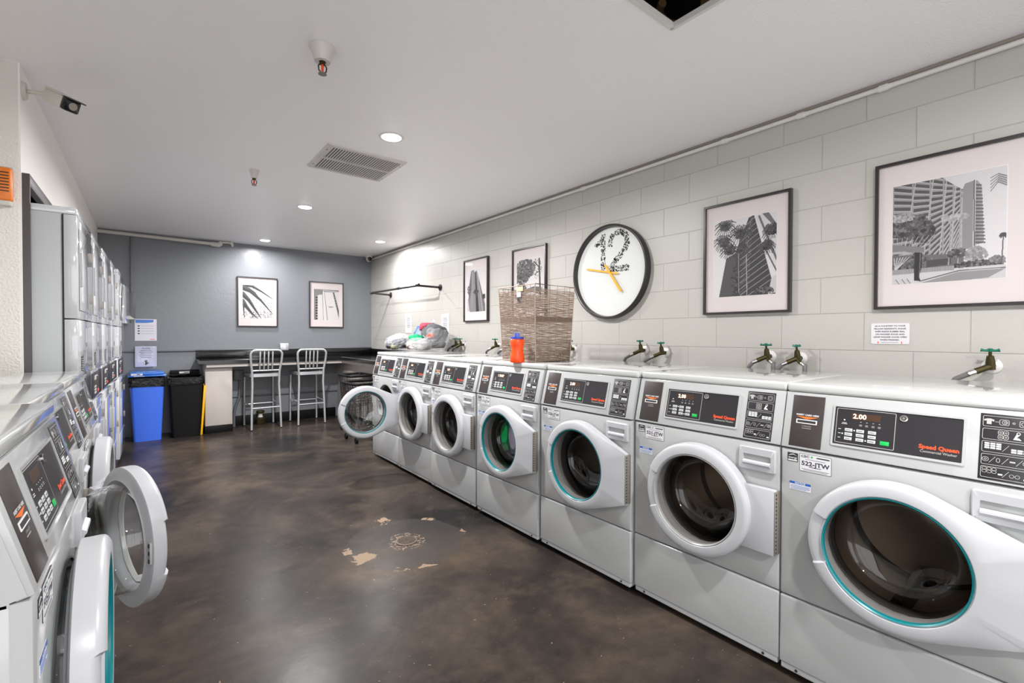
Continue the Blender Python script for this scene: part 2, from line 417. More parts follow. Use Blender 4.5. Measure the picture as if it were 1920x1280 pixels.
# unseen wide opening and frame, added behind the camera to let in daylight
g = G().m('smoothwall'); g.box(XN-.2, -.7, YB-0.1, YB, 0, ZC); g.box(2.6, XW, YB-.1, YB, 0, ZC); g.box(-.7, 2.6, YB-.1, YB, 2.35, ZC); g.box(-.7, 2.6, YB-.1, YB, 0, .12); struct(g.build('wall_back'))
g = G().m('doorframe')
for x in (-.7, .4, 1.5, 2.56): g.box(x, x+.04, YB-.08, YB-.02, .12, 2.35)
g.box(-.7, 2.6, YB-.08, YB-.02, .12, .16); g.box(-.7, 2.6, YB-.08, YB-.02, 2.31, 2.35); struct(g.build('added_window_1'))
g = G().m('plaster'); g.box(XN-.12, XN, YB, -1.9, 0, ZC); g.box(XN-.12, XN, .3, YN, 0, ZC); g.box(XN-.12, XN, -1.9, .3, 2.3, ZC); struct(g.build('wall_left'))
g = G().m('doorframe'); g.box(XN-.10, XN+.01, -1.9, -1.84, 0, 2.3); g.box(XN-.10, XN+.01, .24, .3, 0, 2.3); g.box(XN-.10, XN+.01, -1.9, .3, 2.24, 2.3); g.box(XN-.08, XN-.04, -.83, -.77, 0, 2.3); struct(g.build('added_doorway_1'))  # frame of the unseen left opening, added so daylight brightens the room
# stub wall facing the camera (textured) and the long left wall over the dryer recess
g = G().m('plaster').box(XN-.12, XL-.005, YN, YN+.036, 0, ZC, 0.006); struct(g.build('wall_left_stub'))
DY0, DY1, DZ = 3.281, 7.25, 2.03
g = G().m('smoothwall')
g.box(XL-.1, XL, YN+.002, DY0, 0, ZC); g.box(XL-.1, XL, DY0, DY1, DZ, ZC); g.box(XL-.1, XL, DY1, YF, 0, ZC)
struct(g.build('wall_left_dryer_side'))
g = G().m('smoothwall').box(XL-.9, XL-.8, YN+.09, YF, 0, ZC); g.box(XL-.8, XL-.1, YN+.09, YF, 2.2, 2.24); struct(g.build('wall_left_recess'))
# dark trim round the recess
g = G().m('doorframe')
g.box(XL-.1, XL+.028, YN+.018, DY0-.001, 0, DZ+.06, .003); g.box(XL-.1, XL+.028, DY0, DY1, DZ, DZ+.06, .003); g.box(XL-.1, XL+.018, DY1-.07, DY1, 0, DZ, .003)
struct(g.build('trim_1'))
g = G().m('toe').box(0.92, XW-.6, YF-.012, YF, 0, 0.14, .002); struct(g.build('baseboard_far'))

# ================================================================ DOWNLIGHTS
def downlight():
    t_ = thing('downlight', '', 'ceiling light')
    G().m('trimwhite').lathe([(0.062, 0.0), (0.064, -0.004), (0.078, -0.004), (0.082, 0.0)], n=40).build('trim_ring', t_)
    G().m('lamp').lathe([(0.0005, -0.012), (0.03, -0.0115), (0.055, -0.007), (0.063, -0.001)], n=40, cap0=True).build('lens', t_)
    return t_
dl_labels = ['round recessed ceiling light nearest the camera, beside the ceiling vent', 'second round ceiling light, between the vent and the far grey wall',
             'round ceiling light just in front of the far grey wall, above the left picture', 'round ceiling light beside the white block wall in the far right corner',
             'added round ceiling light overhead, out of view just in front of the camera', 'added round ceiling light, out of view behind the camera']
dl0 = downlight()
dls = [dl0] + [copy_tree(dl0) for _ in LIGHTS[1:]]
for i, (x, y) in enumerate(LIGHTS):
    d = dls[i]
    d.location = (x, y, ZC); d['label'] = dl_labels[i]; d['group'] = 'recessed ceiling lights'
    ld = bpy.data.lights.new('downlight_beam', 'AREA'); ld.shape = 'DISK'; ld.size = 0.12; ld.spread = math.radians(172); ld.energy = LAMP_W[i]; ld.color = LAMP_COL
    lo = bpy.data.objects.new('downlight_beam', ld); C.objects.link(lo); lo.parent = d; lo.location = (0, 0, -0.016)

# ================================================================ WASHERS
UC, ZD = 0.352, 0.594                    # door centre in washer coordinates
WW = 0.683
def ringpts(rad, y, n=96, c=(UC, ZD), angs=None):
    angs = angs or [2*PI*i/n for i in range(n)]
    return [(c[0]+rad*math.cos(a), y, c[1]+rad*math.sin(a)) for a in angs]
def perimeter(x0, x1, z0, z1, k=12):
    P = []
    for (ax, az), (bx, bz) in (((x1, z0), (x1, z1)), ((x1, z1), (x0, z1)), ((x0, z1), (x0, z0)), ((x0, z0), (x1, z0))):
        for i in range(k): P.append((ax+(bx-ax)*i/k, az+(bz-az)*i/k))
    return P
def opening_panel(g, x0, x1, z0, z1, cx, cz, rad, thick=0.03, rnd=0.010, y=0.0):
    P0 = perimeter(x0, x1, z0, z1)
    def clampp(d): return [(min(max(p[0], x0+d), x1-d), min(max(p[1], z0+d), z1-d)) for p in P0]
    circ = []
    for p in P0:
        a = math.atan2(p[1]-cz, p[0]-cx); circ.append((cx+rad*math.cos(a), cz+rad*math.sin(a)))
    rings = [[(p[0], y+thick, p[1]) for p in circ], [(p[0], y, p[1]) for p in circ],
             [(p[0], y, p[1]) for p in clampp(rnd)], [(p[0], y+rnd*0.3, p[1]) for p in clampp(rnd*0.3)],
             [(p[0], y+rnd, p[1]) for p in P0], [(p[0], y+thick, p[1]) for p in P0]]
    g.loft(rings, smooth=True)
TILT = math.atan(0.26)
PANEL_T = Matrix(((1, 0, 0, 0), (0, math.sin(TILT), -math.cos(TILT), 0.002), (0, math.cos(TILT), math.sin(TILT), 0.88), (0, 0, 0, 1)))
# PANEL_T maps (u, s, n): s up the tilted face, n outwards
def S(z): return (z-0.88)/math.cos(TILT)
def hull_radius(angs, teardrop, hx, zt, zb, rad=0.240):
    if not teardrop: return [rad]*len(angs)
    pts = [(rad*math.cos(2*PI*i/180), rad*math.sin(2*PI*i/180)) for i in range(180)] + [(hx, zt), (hx, zb)]
    pts = sorted(set(pts))
    def half(ps):
        h = []
        for p in ps:
            while len(h) > 1 and (h[-1][0]-h[-2][0])*(p[1]-h[-2][1])-(h[-1][1]-h[-2][1])*(p[0]-h[-2][0]) <= 0: h.pop()
            h.append(p)
        return h[:-1]
    H = half(pts) + half(pts[::-1]); out = []
    for a in angs:
        d = (math.cos(a), math.sin(a)); best = rad
        for i in range(len(H)):
            p, q = H[i], H[(i+1) % len(H)]; e = (q[0]-p[0], q[1]-p[1])
            den = d[0]*e[1]-d[1]*e[0]
            if abs(den) < 1e-12: continue
            t_ = (p[0]*e[1]-p[1]*e[0])/den; s_ = (p[0]*d[1]-p[1]*d[0])/den
            if t_ > 0 and -1e-6 <= s_ <= 1+1e-6: best = max(best, t_)
        out.append(best)
    return out

def washer_door(parent, teardrop, angle=0.0, clear=False):
    hx, hz = WW-0.003-UC, 0.0
    D = TR(-(WW-0.003), 0.012, -ZD)                       # to hinge-centred coordinates
    zt, zb = 0.712-ZD, 0.457-ZD
    cuts = [math.radians(v) for v in (157.0, 158.2, 201.8, 203.0)]
    angs = sorted([2*PI*i/96 for i in range(96) if not any(abs(2*PI*i/96-c_) < 0.02 for c_ in cuts)] + cuts +
                  [math.atan2(zt, hx), math.atan2(zb, hx) % (2*PI)])
    R = hull_radius(angs, teardrop, hx, zt, zb)
    g = G(D).m('plastic')
    def ring(f, y, dip=False):
        out = []
        for a, ro in zip(angs, R):
            rad = f(ro); yy = y + (min(1, max(0, (ro-.240)/.095))*(-.034-y)*.9 if (rad > .236 and y < -.04) else 0)
            if dip and cuts[1]-1e-6 <= a <= cuts[2]+1e-6: yy = y+0.009
            out.append((UC+rad*math.cos(a), yy, ZD+rad*math.sin(a)))
        return out
    g.loft([ring(lambda q: .187, -.03), ring(lambda q: .189, -.058), ring(lambda q: .192, -.064), ring(lambda q: .196, -.068, True),
            ring(lambda q: .222, -.069, True), ring(lambda q: q-.006, -.063, True), ring(lambda q: q-.0015, -.058, True),
            ring(lambda q: q, -.050, True), ring(lambda q: q, -.016), ring(lambda q: q-.008, -.012), ring(lambda q: .206, -.010), ring(lambda q: .198, -.004), ring(lambda q: .187, -.012)], loop=True)
    if not teardrop:
        g.box(UC+.19, WW-.003, -.040, -.012, .457, .712, .006)
    # latch holes in the inner face
    door = g.build('door', parent, loc=(WW-0.003, -0.012, ZD)); door.rotation_euler = (0, 0, angle)
    gb = G(D).m('clearglass' if clear else 'glass')
    if clear:
        gb.lathe([(.1885, -.050), (.185, -.046), (.181, .0), (.172, .042), (.156, .070), (.124, .086), (.064, .092), (.0005, .093), (.0005, .102), (.066, .101), (.128, .095), (.162, .078), (.180, .046), (.186, .0), (.1885, -.044), (.1885, -.050)], (UC, 0, ZD), 'y', 64)
    else: gb.lathe([(.188, -.052), (.185, -.035), (.181, .01), (.173, .045), (.157, .072), (.125, .088), (.065, .094), (.0005, .095)], (UC, 0, ZD), 'y', 64)
    gb.build('glass_bowl', door)
    gs = G(D).m('teal' if teardrop else 'clearseal'); gs.lathe([(.186, -.050), (.186, -.063), (.1900, -.068), (.1925, -.060)], (UC, 0, ZD), 'y', 64); gs.build('seal_ring', door)
    gh = G(D).m('hinge'); gh.box(WW-.006, WW-.001, -.040, .0, .462, .707, .001)
    for i in range(16): gh.m('seam').box(WW-.0015, WW+.0002, -.036, -.030, .47+i*.0148, .477+i*.0148)
    gh.build('hinge', door)
    gl = G(D).m('greyline'); gl.box(UC-.235, UC-.222, -.012, -.006, ZD-.035, ZD+.035, .001); gl.m('seam')
    for dz in (-.025, 0, .025): gl.box(UC-.232, UC-.225, -.009, -.004, ZD+dz-.006, ZD+dz+.006)
    gl.build('latch', door)
    return door

def make_washer(name, label, teardrop, number, digits='2.00', angle=0.0, clear=False):
    W = thing(name, label, 'washing machine')
    # cabinet: bottom, sides, back, inner shelf
    g = G().m('enamel')
    D_ = 0.74
    g.box(0, 0.012, 0.028, D_, 0.035, 0.88, 0.003); g.box(WW-.012, WW, 0.028, D_, 0.035, 0.88, .003)
    prof = [(0.028, 0.879), (0.028, 0.872), (D_, 0.872), (D_, 1.088), (0.064, 1.088), (0.008, 0.884)]
    g.prism(prof, 'x', 0.0, WW)
    g.box(.01, WW-.01, D_-.01, D_, 0.035, .88); g.box(.01, WW-.01, 0.03, D_, 0.035, .05)
    g.m('seam').box(0.004, WW-.004, 0.012, 0.03, 0.05, 0.88) if False else None
    g.build('cabinet', W)
    g = G().m('enamel'); opening_panel(g, 0.001, WW-.001, 0.318, 0.876, UC, ZD, 0.200); g.build('front_panel', W)
    g = G().m('enamel'); g.box(0.001, WW-.001, 0, .03, 0.052, 0.314, 0.007, 3); g.build('lower_panel', W)
    g = G().m('side'); g.box(0.006, WW-.006, 0.004, .03, 0.03, 0.058, 0.004)
    g.m('seam')
    for u in (.06, WW-.06): g.cyl((u, 0.001, .042), (u, .006, .042), .005, 10)
    g.build('base_strip', W)
    for u in (.06, WW-.06):
        for y in (.08, D_-.08): G().m('seam').lathe([(.022, 0), (.022, .012), (.008, .014), (.008, .036)], (u, y, 0), n=12, cap0=True).build('foot', W)
    # lid
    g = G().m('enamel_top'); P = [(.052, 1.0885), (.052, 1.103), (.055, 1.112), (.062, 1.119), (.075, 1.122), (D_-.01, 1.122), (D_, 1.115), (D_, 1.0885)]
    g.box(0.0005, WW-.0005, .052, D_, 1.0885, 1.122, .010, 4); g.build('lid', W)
    # tilted control fascia
    g = G(PANEL_T).m('enamel'); g.box(0.0015, WW-.0015, 0.002, S(1.087), -.02, .004, .003); g.build('control_fascia', W)
    # card reader
    g = G(PANEL_T).m('panel'); g.box(.027, .133, S(.890), S(1.076), .004, .0055, .001); cr = g.build('card_reader', W)
    g = G(PANEL_T).m('whiteprint'); g.box(.045, .114, S(.974), S(.989), .0055, .0068); g.m('seam').box(.049, .110, S(.977), S(.986), .0068, .0072); g.build('card_slot', cr)
    g = G(PANEL_T).m('orange'); g.prism([(.044, S(.9995)), (.116, S(.9995)), (.080, S(.9905))], 'z', .0055, .0062); g.m('whiteprint')
    g.text('INSERT CARD HERE', .0085, TR(.0805, S(1.003), .0062), 'CENTER', .0002); g.m('greyline')
    g.text('COINLESS', .007, TR(.0805, S(.963), .0062), 'CENTER'); g.box(.066, .096, S(.957), S(.9585), .0055, .006); g.build('card_reader_print', cr)
    # display module
    g = G(PANEL_T).m('enamel'); pts = rbox_pts(.162, .510, S(.914), S(1.055), .006)
    inn = rbox_pts(.168, .503, S(.921), S(1.049), .003)
    g.loft([[(p[0], p[1], .004) for p in pts], [(p[0], p[1], .0085) for p in pts], [(p[0], p[1], .0085) for p in inn], [(p[0], p[1], .0052) for p in inn]], smooth=False)
    g.m('panelb'); g.box(.167, .504, S(.920), S(1.050), .0035, .0055)
    dm = g.build('display_module', W)
    g = G(PANEL_T).m('greyline')
    a = rbox_pts(.1735, .341, S(.927), S(1.045), .004); b_ = rbox_pts(.1752, .3393, S(.9287), S(1.0433), .003)
    g.loft([[(p[0], p[1], .0058) for p in a], [(p[0], p[1], .0058) for p in b_]], smooth=False)
    for u in (.246, .263, .281, .298):
        g.box(u-.002, u+.002, S(1.003), S(1.005), .0056, .006); g.box(u-.004, u+.004, S(.994), S(.9955), .0056, .006); g.box(u-.004, u+.004, S(.9905), S(.992), .0056, .006)
    g.m('whiteprint').box(.196, .200, S(1.004), S(1.008), .0056, .0062)
    g.box(.190, .207, S(.992), S(.9932), .0056, .006); g.box(.192, .205, S(.996), S(.9972), .0056, .006)
    for k in range(3): g.box(.182, .190, S(.973-k*.0145), S(.9745-k*.0145), .0056, .006)
    for u, k in ((.229, 0), (.195, 1), (.263, 2)): g.box(u-.002, u+.002, S(.9715-k*.0145), S(.9755-k*.0145), .0056, .0062)
    g.build('display_print', dm)
    g = G(PANEL_T).m('displaybg').box(.218, .300, S(1.011), S(1.032), .0055, .0059)
    if digits: g.m('digits').text(digits, .0225, TR(.222, S(1.0145), .0063), 'LEFT', .0006, 1.0)
    g.build('digital_display', dm)
    for i in range(3):
        for k in range(3):
            u, z = .2015+i*.0335, .968-k*.0145
            g = G(PANEL_T).m('button'); g.box(u, u+.0225, S(z), S(z+.0105), .0055, .0072, .001)
            g.m('seam').box(u+.004, u+.018, S(z+.0045), S(z+.006), .0072, .0074); g.build('button', dm)
    g = G(PANEL_T).m('green'); g.box(.303, .3275, S(.938), S(.951), .0055, .0075, .001); g.build('start_button', dm)
    g = G(PANEL_T).m('chrome'); g.lathe([(.0005, .010), (.004, .010), (.0065, .0105), (.0105, .0095), (.0105, .005)], (.361, S(1.032), 0), 'z', 24, cap0=True)
    g.m('seam').lathe([(.004, .0105), (.0065, .0109)], (.361, S(1.032), 0), 'z', 16); g.build('lock', dm)
    g = G(PANEL_T).m('red'); g.text('Speed Queen', .0172, TR(.4495, S(.9485), .0062), 'CENTER', .0007, 1.0); g.m('greyline')
    g.text('Commercial Washer', .0108, TR(.449, S(.9365), .0062), 'CENTER', .0001, .95); g.build('brand_lettering', dm)
    # instruction panel with pictograms
    g = G(PANEL_T).m('panelb'); g.box(.538, .646, S(.888), S(1.074), .004, .0055, .001); ip = g.build('instruction_panel', W)
    g = G(PANEL_T).m('greyline'); n_ = .0059
    def rect(x0, x1, z0, z1, wd=.0012):
        a = rbox_pts(x0, x1, S(z0), S(z1), .004, 3); b_ = rbox_pts(x0+wd, x1-wd, S(z0)+wd, S(z1)-wd, .003, 3)
        g.loft([[(p[0], p[1], n_) for p in a], [(p[0], p[1], n_) for p in b_]], smooth=False)
    def circ(x, z, ra, wd=.0012): g.lathe([(ra, n_), (ra-wd, n_)], (x, S(z), 0), 'z', 16)
    def slash(x, z): g.prism([(x-.007, S(z-.009)), (x-.0058, S(z-.009)), (x+.007, S(z+.009)), (x+.0058, S(z+.009))], 'z', .0055, n_)
    rows = [(1.037, 1.068), (1.001, 1.032), (.965, .996), (.930, .960), (.894, .925)]
    for a_, b2 in rows: rect(.543, .641, a_, b2)
    z = 1.052
    g.prism([(.551, S(z-.008)), (.561, S(z-.008)), (.561, S(z+.002)), (.566, S(z)), (.567, S(z+.005)), (.559, S(z+.008)), (.553, S(z+.008)), (.545, S(z+.005)), (.546, S(z)), (.551, S(z+.002))], 'z', .0055, n_)
    g.box(.568, .576, S(z-.0005), S(z+.0008), .0055, n_); rect(.577, .597, z-.008, z+.008); circ(.588, z, .006); circ(.589, z, .003)
    circ(.606, z, .003); rect(.617, .635, z-.009, z+.009); circ(.626, z, .006)
    z = 1.0165
    for i in range(2):
        for k in range(2): rect(.575+i*.011, .586+i*.011, z-.012+k*.012, z+k*.012); circ(.5805+i*.011, z-.006+k*.012, .0025)
    g.m('whiteprint').prism([(.606, S(z-.009)), (.622, S(z-.010)), (.617, S(z-.004)), (.612, S(z-.004)), (.618, S(z+.004)), (.612, S(z+.006))], 'z', .0055, n_); circ(.616, z+.008, .004)
    for i in range(3):
        for k in range(3): g.box(.549+i*.012, .559+i*.012, S(.975+k*.0062), S(.9795+k*.0062), .0055, n_)
    for i in range(3):
        for k in range(2): g.box(.603+i*.012, .613+i*.012, S(.970+k*.0062), S(.9745+k*.0062), .0055, n_)
    g.m('greyline'); slash(.592, .980); circ(.552, .945, .007); circ(.552, .945, .003); slash(.566, .945); rect(.574, .582, .939, .951); slash(.592, .945); g.box(.601, .612, S(.943), S(.947), .0055, n_); slash(.620, .945); circ(.632, .945, .006); circ(.632, .945, .003)
    for i in range(3):
        for k in range(2): circ(.551+i*.010, .9125+k*.007-.001, .005, .001)
    g.m('whiteprint').box(.579, .588, S(.905), S(.909), .0055, n_); g.box(.629, .637, S(.900), S(.904), .0055, n_); g.m('greyline'); slash(.594, .909)
    for i in range(2): circ(.606+i*.011, .907, .005, .001)
    g.build('pictograms', ip)
    # dispenser drawer
    g = G().m('plastic'); A_ = rbox_pts(.527, .668, .766, .857, .006); B_ = rbox_pts(.530, .665, .769, .854, .006); C_ = rbox_pts(.545, .651, .790, .829, .004)
    g.loft([[(p[0], .004, p[1]) for p in A_], [(p[0], -.009, p[1]) for p in A_], [(p[0], -.012, p[1]) for p in B_], [(p[0], -.012, p[1]) for p in C_], [(p[0], .014, p[1]) for p in C_]], cap1=True); dd = g.build('dispenser_drawer', W)
    g = G().m('plastic').prism([(-.010, .806), (-.020, .800), (-.021, .794), (-.012, .784), (-.010, .786), (.012, .792), (.012, .800)], 'x', .5455, .6505)
    g.build('drawer_grip', dd)
    # stickers
    g = G().m('seam').box(.025, .060, -.0012, 0, .832, .864); g.m('label').prism([(.028, .852), (.034, .858), (.045, .861), (.057, .854), (.045, .858), (.034, .855)], 'y', -.0016, -.0008)
    g.box(.027, .058, -.0016, -.001, .834, .839); g.m('label').text('energy', .011, TR(.028, -.0016, .843) @ STAND, 'LEFT', .0002); g.build('energy_label', W)
    g = G().m('ink').prism(rbox_pts(.066, .169, .803, .868, .004), 'y', -.0010, 0); g.m('label').prism(rbox_pts(.0672, .1678, .8042, .8668, .0035), 'y', -.0014, -.0006)
    ml = g.build('machine_label', W)
    g = G().m('ink'); g.text('CSC', .0115, TR(.071, -.0018, .855) @ STAND, 'LEFT', .0004, 1.3); g.text(number, .022, TR(.1175, -.0018, .826) @ STAND, 'CENTER', .0006, 1.1)
    g.m('seam').box(.122, .163, -.0018, -.0012, .857, .861); g.m('ink')
    g.text('1-877-264-6622', .006, TR(.1175, -.0018, .8195) @ STAND, 'CENTER') if False else g.box(.098, .137, -.0018, -.0014, .8205, .8225)
    g.box(.085, .150, -.0018, -.0014, .848, .849); g.box(.073, .162, -.0018, -.0014, .812, .8132); g.box(.080, .155, -.0018, -.0014, .808, .809)
    g.m('green').lathe([(.0005, -.0018), (.0035, -.0018)], (.107, 0, .859), 'y', 12); g.build('label_print', ml)
    g = G().m('label').box(.033, .104, -.0010, 0, .727, .758); g.m('labelblue').box(.033, .104, -.0014, -.0006, .749, .758)
    g.m('label').text('NOTICE', .0095, TR(.0685, -.0017, .7502) @ STAND, 'CENTER', .0003); g.m('labelblue')
    for k in range(4): g.box(.036, .101-.012*(k == 3), -.0014, -.0008, .743-k*.0042, .7442-k*.0042)
    g.build('notice_label', W)
    # drum, tub ring and gasket
    g = G().m('steel'); g.lathe([(.190, .062), (.235, .066), (.238, .10), (.238, .42), (.225, .435), (.08, .432), (.0005, .425)], (UC, 0, ZD), 'y', 48)
    for k in range(3):
        a = math.radians(25+120*k); T = TR(UC, 0, ZD) @ Matrix.Rotation(-a, 4, 'Y')
        g2 = [(.236, -.03), (.18, -.008), (.18, .008), (.236, .03)]
        g.T = T; g.prism([(p[0], p[1]) for p in g2], 'y', .10, .41); g.T = Matrix.Identity(4)
    g.build('drum', W)
    g = G().m('rubber'); g.lathe([(.202, -.004), (.206, .0), (.206, .02), (.194, .028), (.190, .045), (.194, .062)], (UC, 0, ZD), 'y', 64); g.build('door_gasket', W)
    washer_door(W, teardrop, angle, clear)
    return W

WR = -PI/2
wash = []
# (left edge Y, X of front, z-lift, teardrop, number, angle)
right_washers = [
    (0.767, 1.913, True, '522-JTW', 0, 'nearest front-load washer on the right, sticker 522-JTW, teal ring round its window'),
    (1.452, 1.918, False, '521-JTW', 0, 'white front-load washer with sticker 521-JTW, round grey-rimmed door, second from the right edge'),
    (2.146, 1.905, True, '520-JTW', 0, 'white front-load washer with sticker 520-JTW, right of the machine that carries the basket'),
    (2.845, 1.898, True, '519-JTW', 0, 'white front-load washer with green and mauve clothes behind its window'),
    (3.548, 1.900, False, '518-JTW', 0, 'white front-load washer with round dark door, just beyond the one holding green clothes'),
    (4.233, 1.910, False, '517-JTW', 0, 'white front-load washer with round door, just before the one whose door hangs open'),
    (4.892, 1.915, True, '516-JTW', 1, 'white front-load washer at the far end of the right row, its door swung wide open'),
]
for i, (y, x, td, num, op, lab) in enumerate(right_washers):
    wsh = make_washer('washing_machine', lab, td, num, '2.00' if i in (0, 1, 2) else ('1 58.07' if i == 3 else '2.00'),
                      angle=(math.radians(87) if op else 0), clear=bool(op))
    wsh.location = (x, y, 0); wsh.rotation_euler = (0, 0, WR); wsh['group'] = 'front-load washers along the block wall'
left_washers = [
    (1.060, -0.146, True, 1.2, 'white front-load washer nearest the camera on the left, door slightly ajar'),
    (1.747, -0.197, False, 20, 'white front-load washer on the left with its clear glass bowl door swung open'),
    (2.465, -0.200, False, 0, 'white front-load washer on the left with closed door, next to the tall dryers'),
]
for (y, x, td, ang, lab) in left_washers:
    wsh = make_washer('washing_machine', lab, td, '515-JTW' if ang == 1.2 else '514-JTW' if ang else '513-JTW', '', angle=math.radians(ang), clear=ang != 0)
    wsh.location = (x, y, 0); wsh.rotation_euler = (0, 0, PI/2); wsh['group'] = 'front-load washers on the left'
    if ang == 0 and False: pass

# ================================================================ STACKED DRYERS
DH, DW, DD = 1.955, 0.683, 0.70
def dryer_door(z0, z1, parent, window=False, angle=0.0, name='door'):
    T = TR(-(DW-.03), 0.0, -z0)
    g = G(T).m('dryer'); g.box(.055, DW-.03, -.004, -.0005, z0, z1, .0015, 2)
    if window:
        g.m('panelb'); g.lathe([(.0005, -.0235), (.13, -.0235), (.16, -.0215)], ((.055+DW-.03)/2, 0, (z0+z1)/2), 'y', 40, cap0=True)
    d = g.build(name, parent, loc=(DW-.03, -.001, z0)); d.rotation_euler = (0, 0, angle)
    g = G(T).m('plastic'); g.box(.062, .085, -.013, -.003, (z0+z1)/2-.09, (z0+z1)/2+.09, .003, 3); g.build('handle', d)
    for zz in (z0+.06, z1-.11):
        g = G(T).m('hinge'); g.box(DW-.036, DW-.022, -.006, -.001, zz, zz+.06, .001); g.build('hinge', d)
    return d
def make_stack(name, label, variant=0):
    W = thing(name, label, 'stacked dryer')
    g = G().m('side'); g.box(.002, DW-.002, .055, DD, .03, DH-.035, .004)
    g.m('seam').box(.001, DW-.001, .050, .058, .06, DH-.04); g.m('side')
    g.box(0.0005, .004, .20, DD-.03, .10, DH-.10, .001); g.build('cabinet', W)
    g = G().m('dryer'); g.box(0, DW, 0, .70, DH-.037, DH, .008, 3); g.build('top_cover', W)
    g = G().m('dryer'); g.box(0, DW, 0, .052, 1.385, DH-.038, .004, 2); up_ = g.build('upper_front', W)
    g = G().m('dryer'); g.box(0, DW, 0, .052, 1.075, 1.38, .004, 2); mid = g.build('middle_front', W)
    g = G().m('dryer'); g.box(0, DW, .008, .052, .865, 1.07, .006, 3); pnl = g.build('control_fascia', W)
    g = G().m('dryer'); g.box(0, DW, 0, .052, .05, .862, .004, 2); g.m('toe').box(.02, DW-.02, .03, .06, 0, .05); g.build('lower_front', W)
    for x0, x1, key in ((.03, .10, 'panelb'), (.13, .44, 'panel'), (.47, .50, 'panelb'), (.53, .56, 'panelb'), (.585, .65, 'panelb')):
        g = G().m(key); g.box(x0, x1, .004, .012, .885, 1.05, .002)
        if x0 == .13:
            g.m('chrome').lathe([(.0005, -.002), (.011, -.002), (.013, .004)], (.30, 0, 1.02), 'y', 20, cap0=True)
            g.m('greyline').box(.15, .26, .002, .006, 1.0, 1.03); g.m('button')
            for i in range(3):
                for k in range(3): g.box(.15+i*.035, .175+i*.035, .001, .006, .91+k*.02, .922+k*.02)
            g.m('red').box(.34, .42, .002, .006, .91, .925)
        g.build('control_panel' if key == 'panel' else 'instruction_strip', W)
    g = G().m('panelb'); g.box(.12, .20, -.0016, 0, 1.10, 1.185); g.m('greyline')
    for k in range(6): g.box(.13, .19, -.0022, -.001, 1.11+k*.012, 1.114+k*.012)
    g.build('data_label', W)
    g = G().m('label'); g.box(.10, .17, -.0012, 0, 1.86, 1.905); g.build('sticker', up_)
    if variant == 1:
        dryer_door(1.43, 1.86, W, window=True, angle=math.radians(178), name='upper_door')
        g = G().m('dryer'); g.lathe([(.20, -.002), (.195, -.012), (.175, -.012), (.17, .0)], (.34, 0, 1.645), 'y', 48); g.m('seam').lathe([(.0005, -.001), (.172, -.001)], (.34, 0, 1.645), 'y', 48); g.build('door_opening', W)
    else:
        dryer_door(1.43, 1.86, W, name='upper_door')
    dryer_door(.335, .80, W, name='lower_door')
    g = G().m('dryer'); g.box(.012, DW-.012, -.003, .004, .075, .30, .001, 2); g.build('lower_access_panel', W)
    return W
st0 = make_stack('stacked_dryer', 'white stacked dryer nearest the camera, its grey side panel in full view')
stacks = [(3.285, -.283, 0.6), (3.972, -.277, 1.0), (4.660, -.264, 1.2), (5.350, -.250, 1.2), (6.075, -.226, 1.5)]
labs = [None, 'second stacked dryer from the camera in the left row', 'third, middle stacked dryer of the left row of five',
        'fourth stacked dryer from the camera, just before the one with an open upper door', 'farthest stacked dryer, beside the blue bin, its upper door folded open']
for i, (y, x, rz) in enumerate(stacks):
    s_ = st0 if i == 0 else (copy_tree(st0) if i < 4 else make_stack('stacked_dryer', '', 1))
    s_.location = (x, y, 0); s_.rotation_euler = (0, 0, PI/2-math.radians(rz)); s_['group'] = 'stacked dryers in the left wall recess'
    if labs[i]: s_['label'] = labs[i]

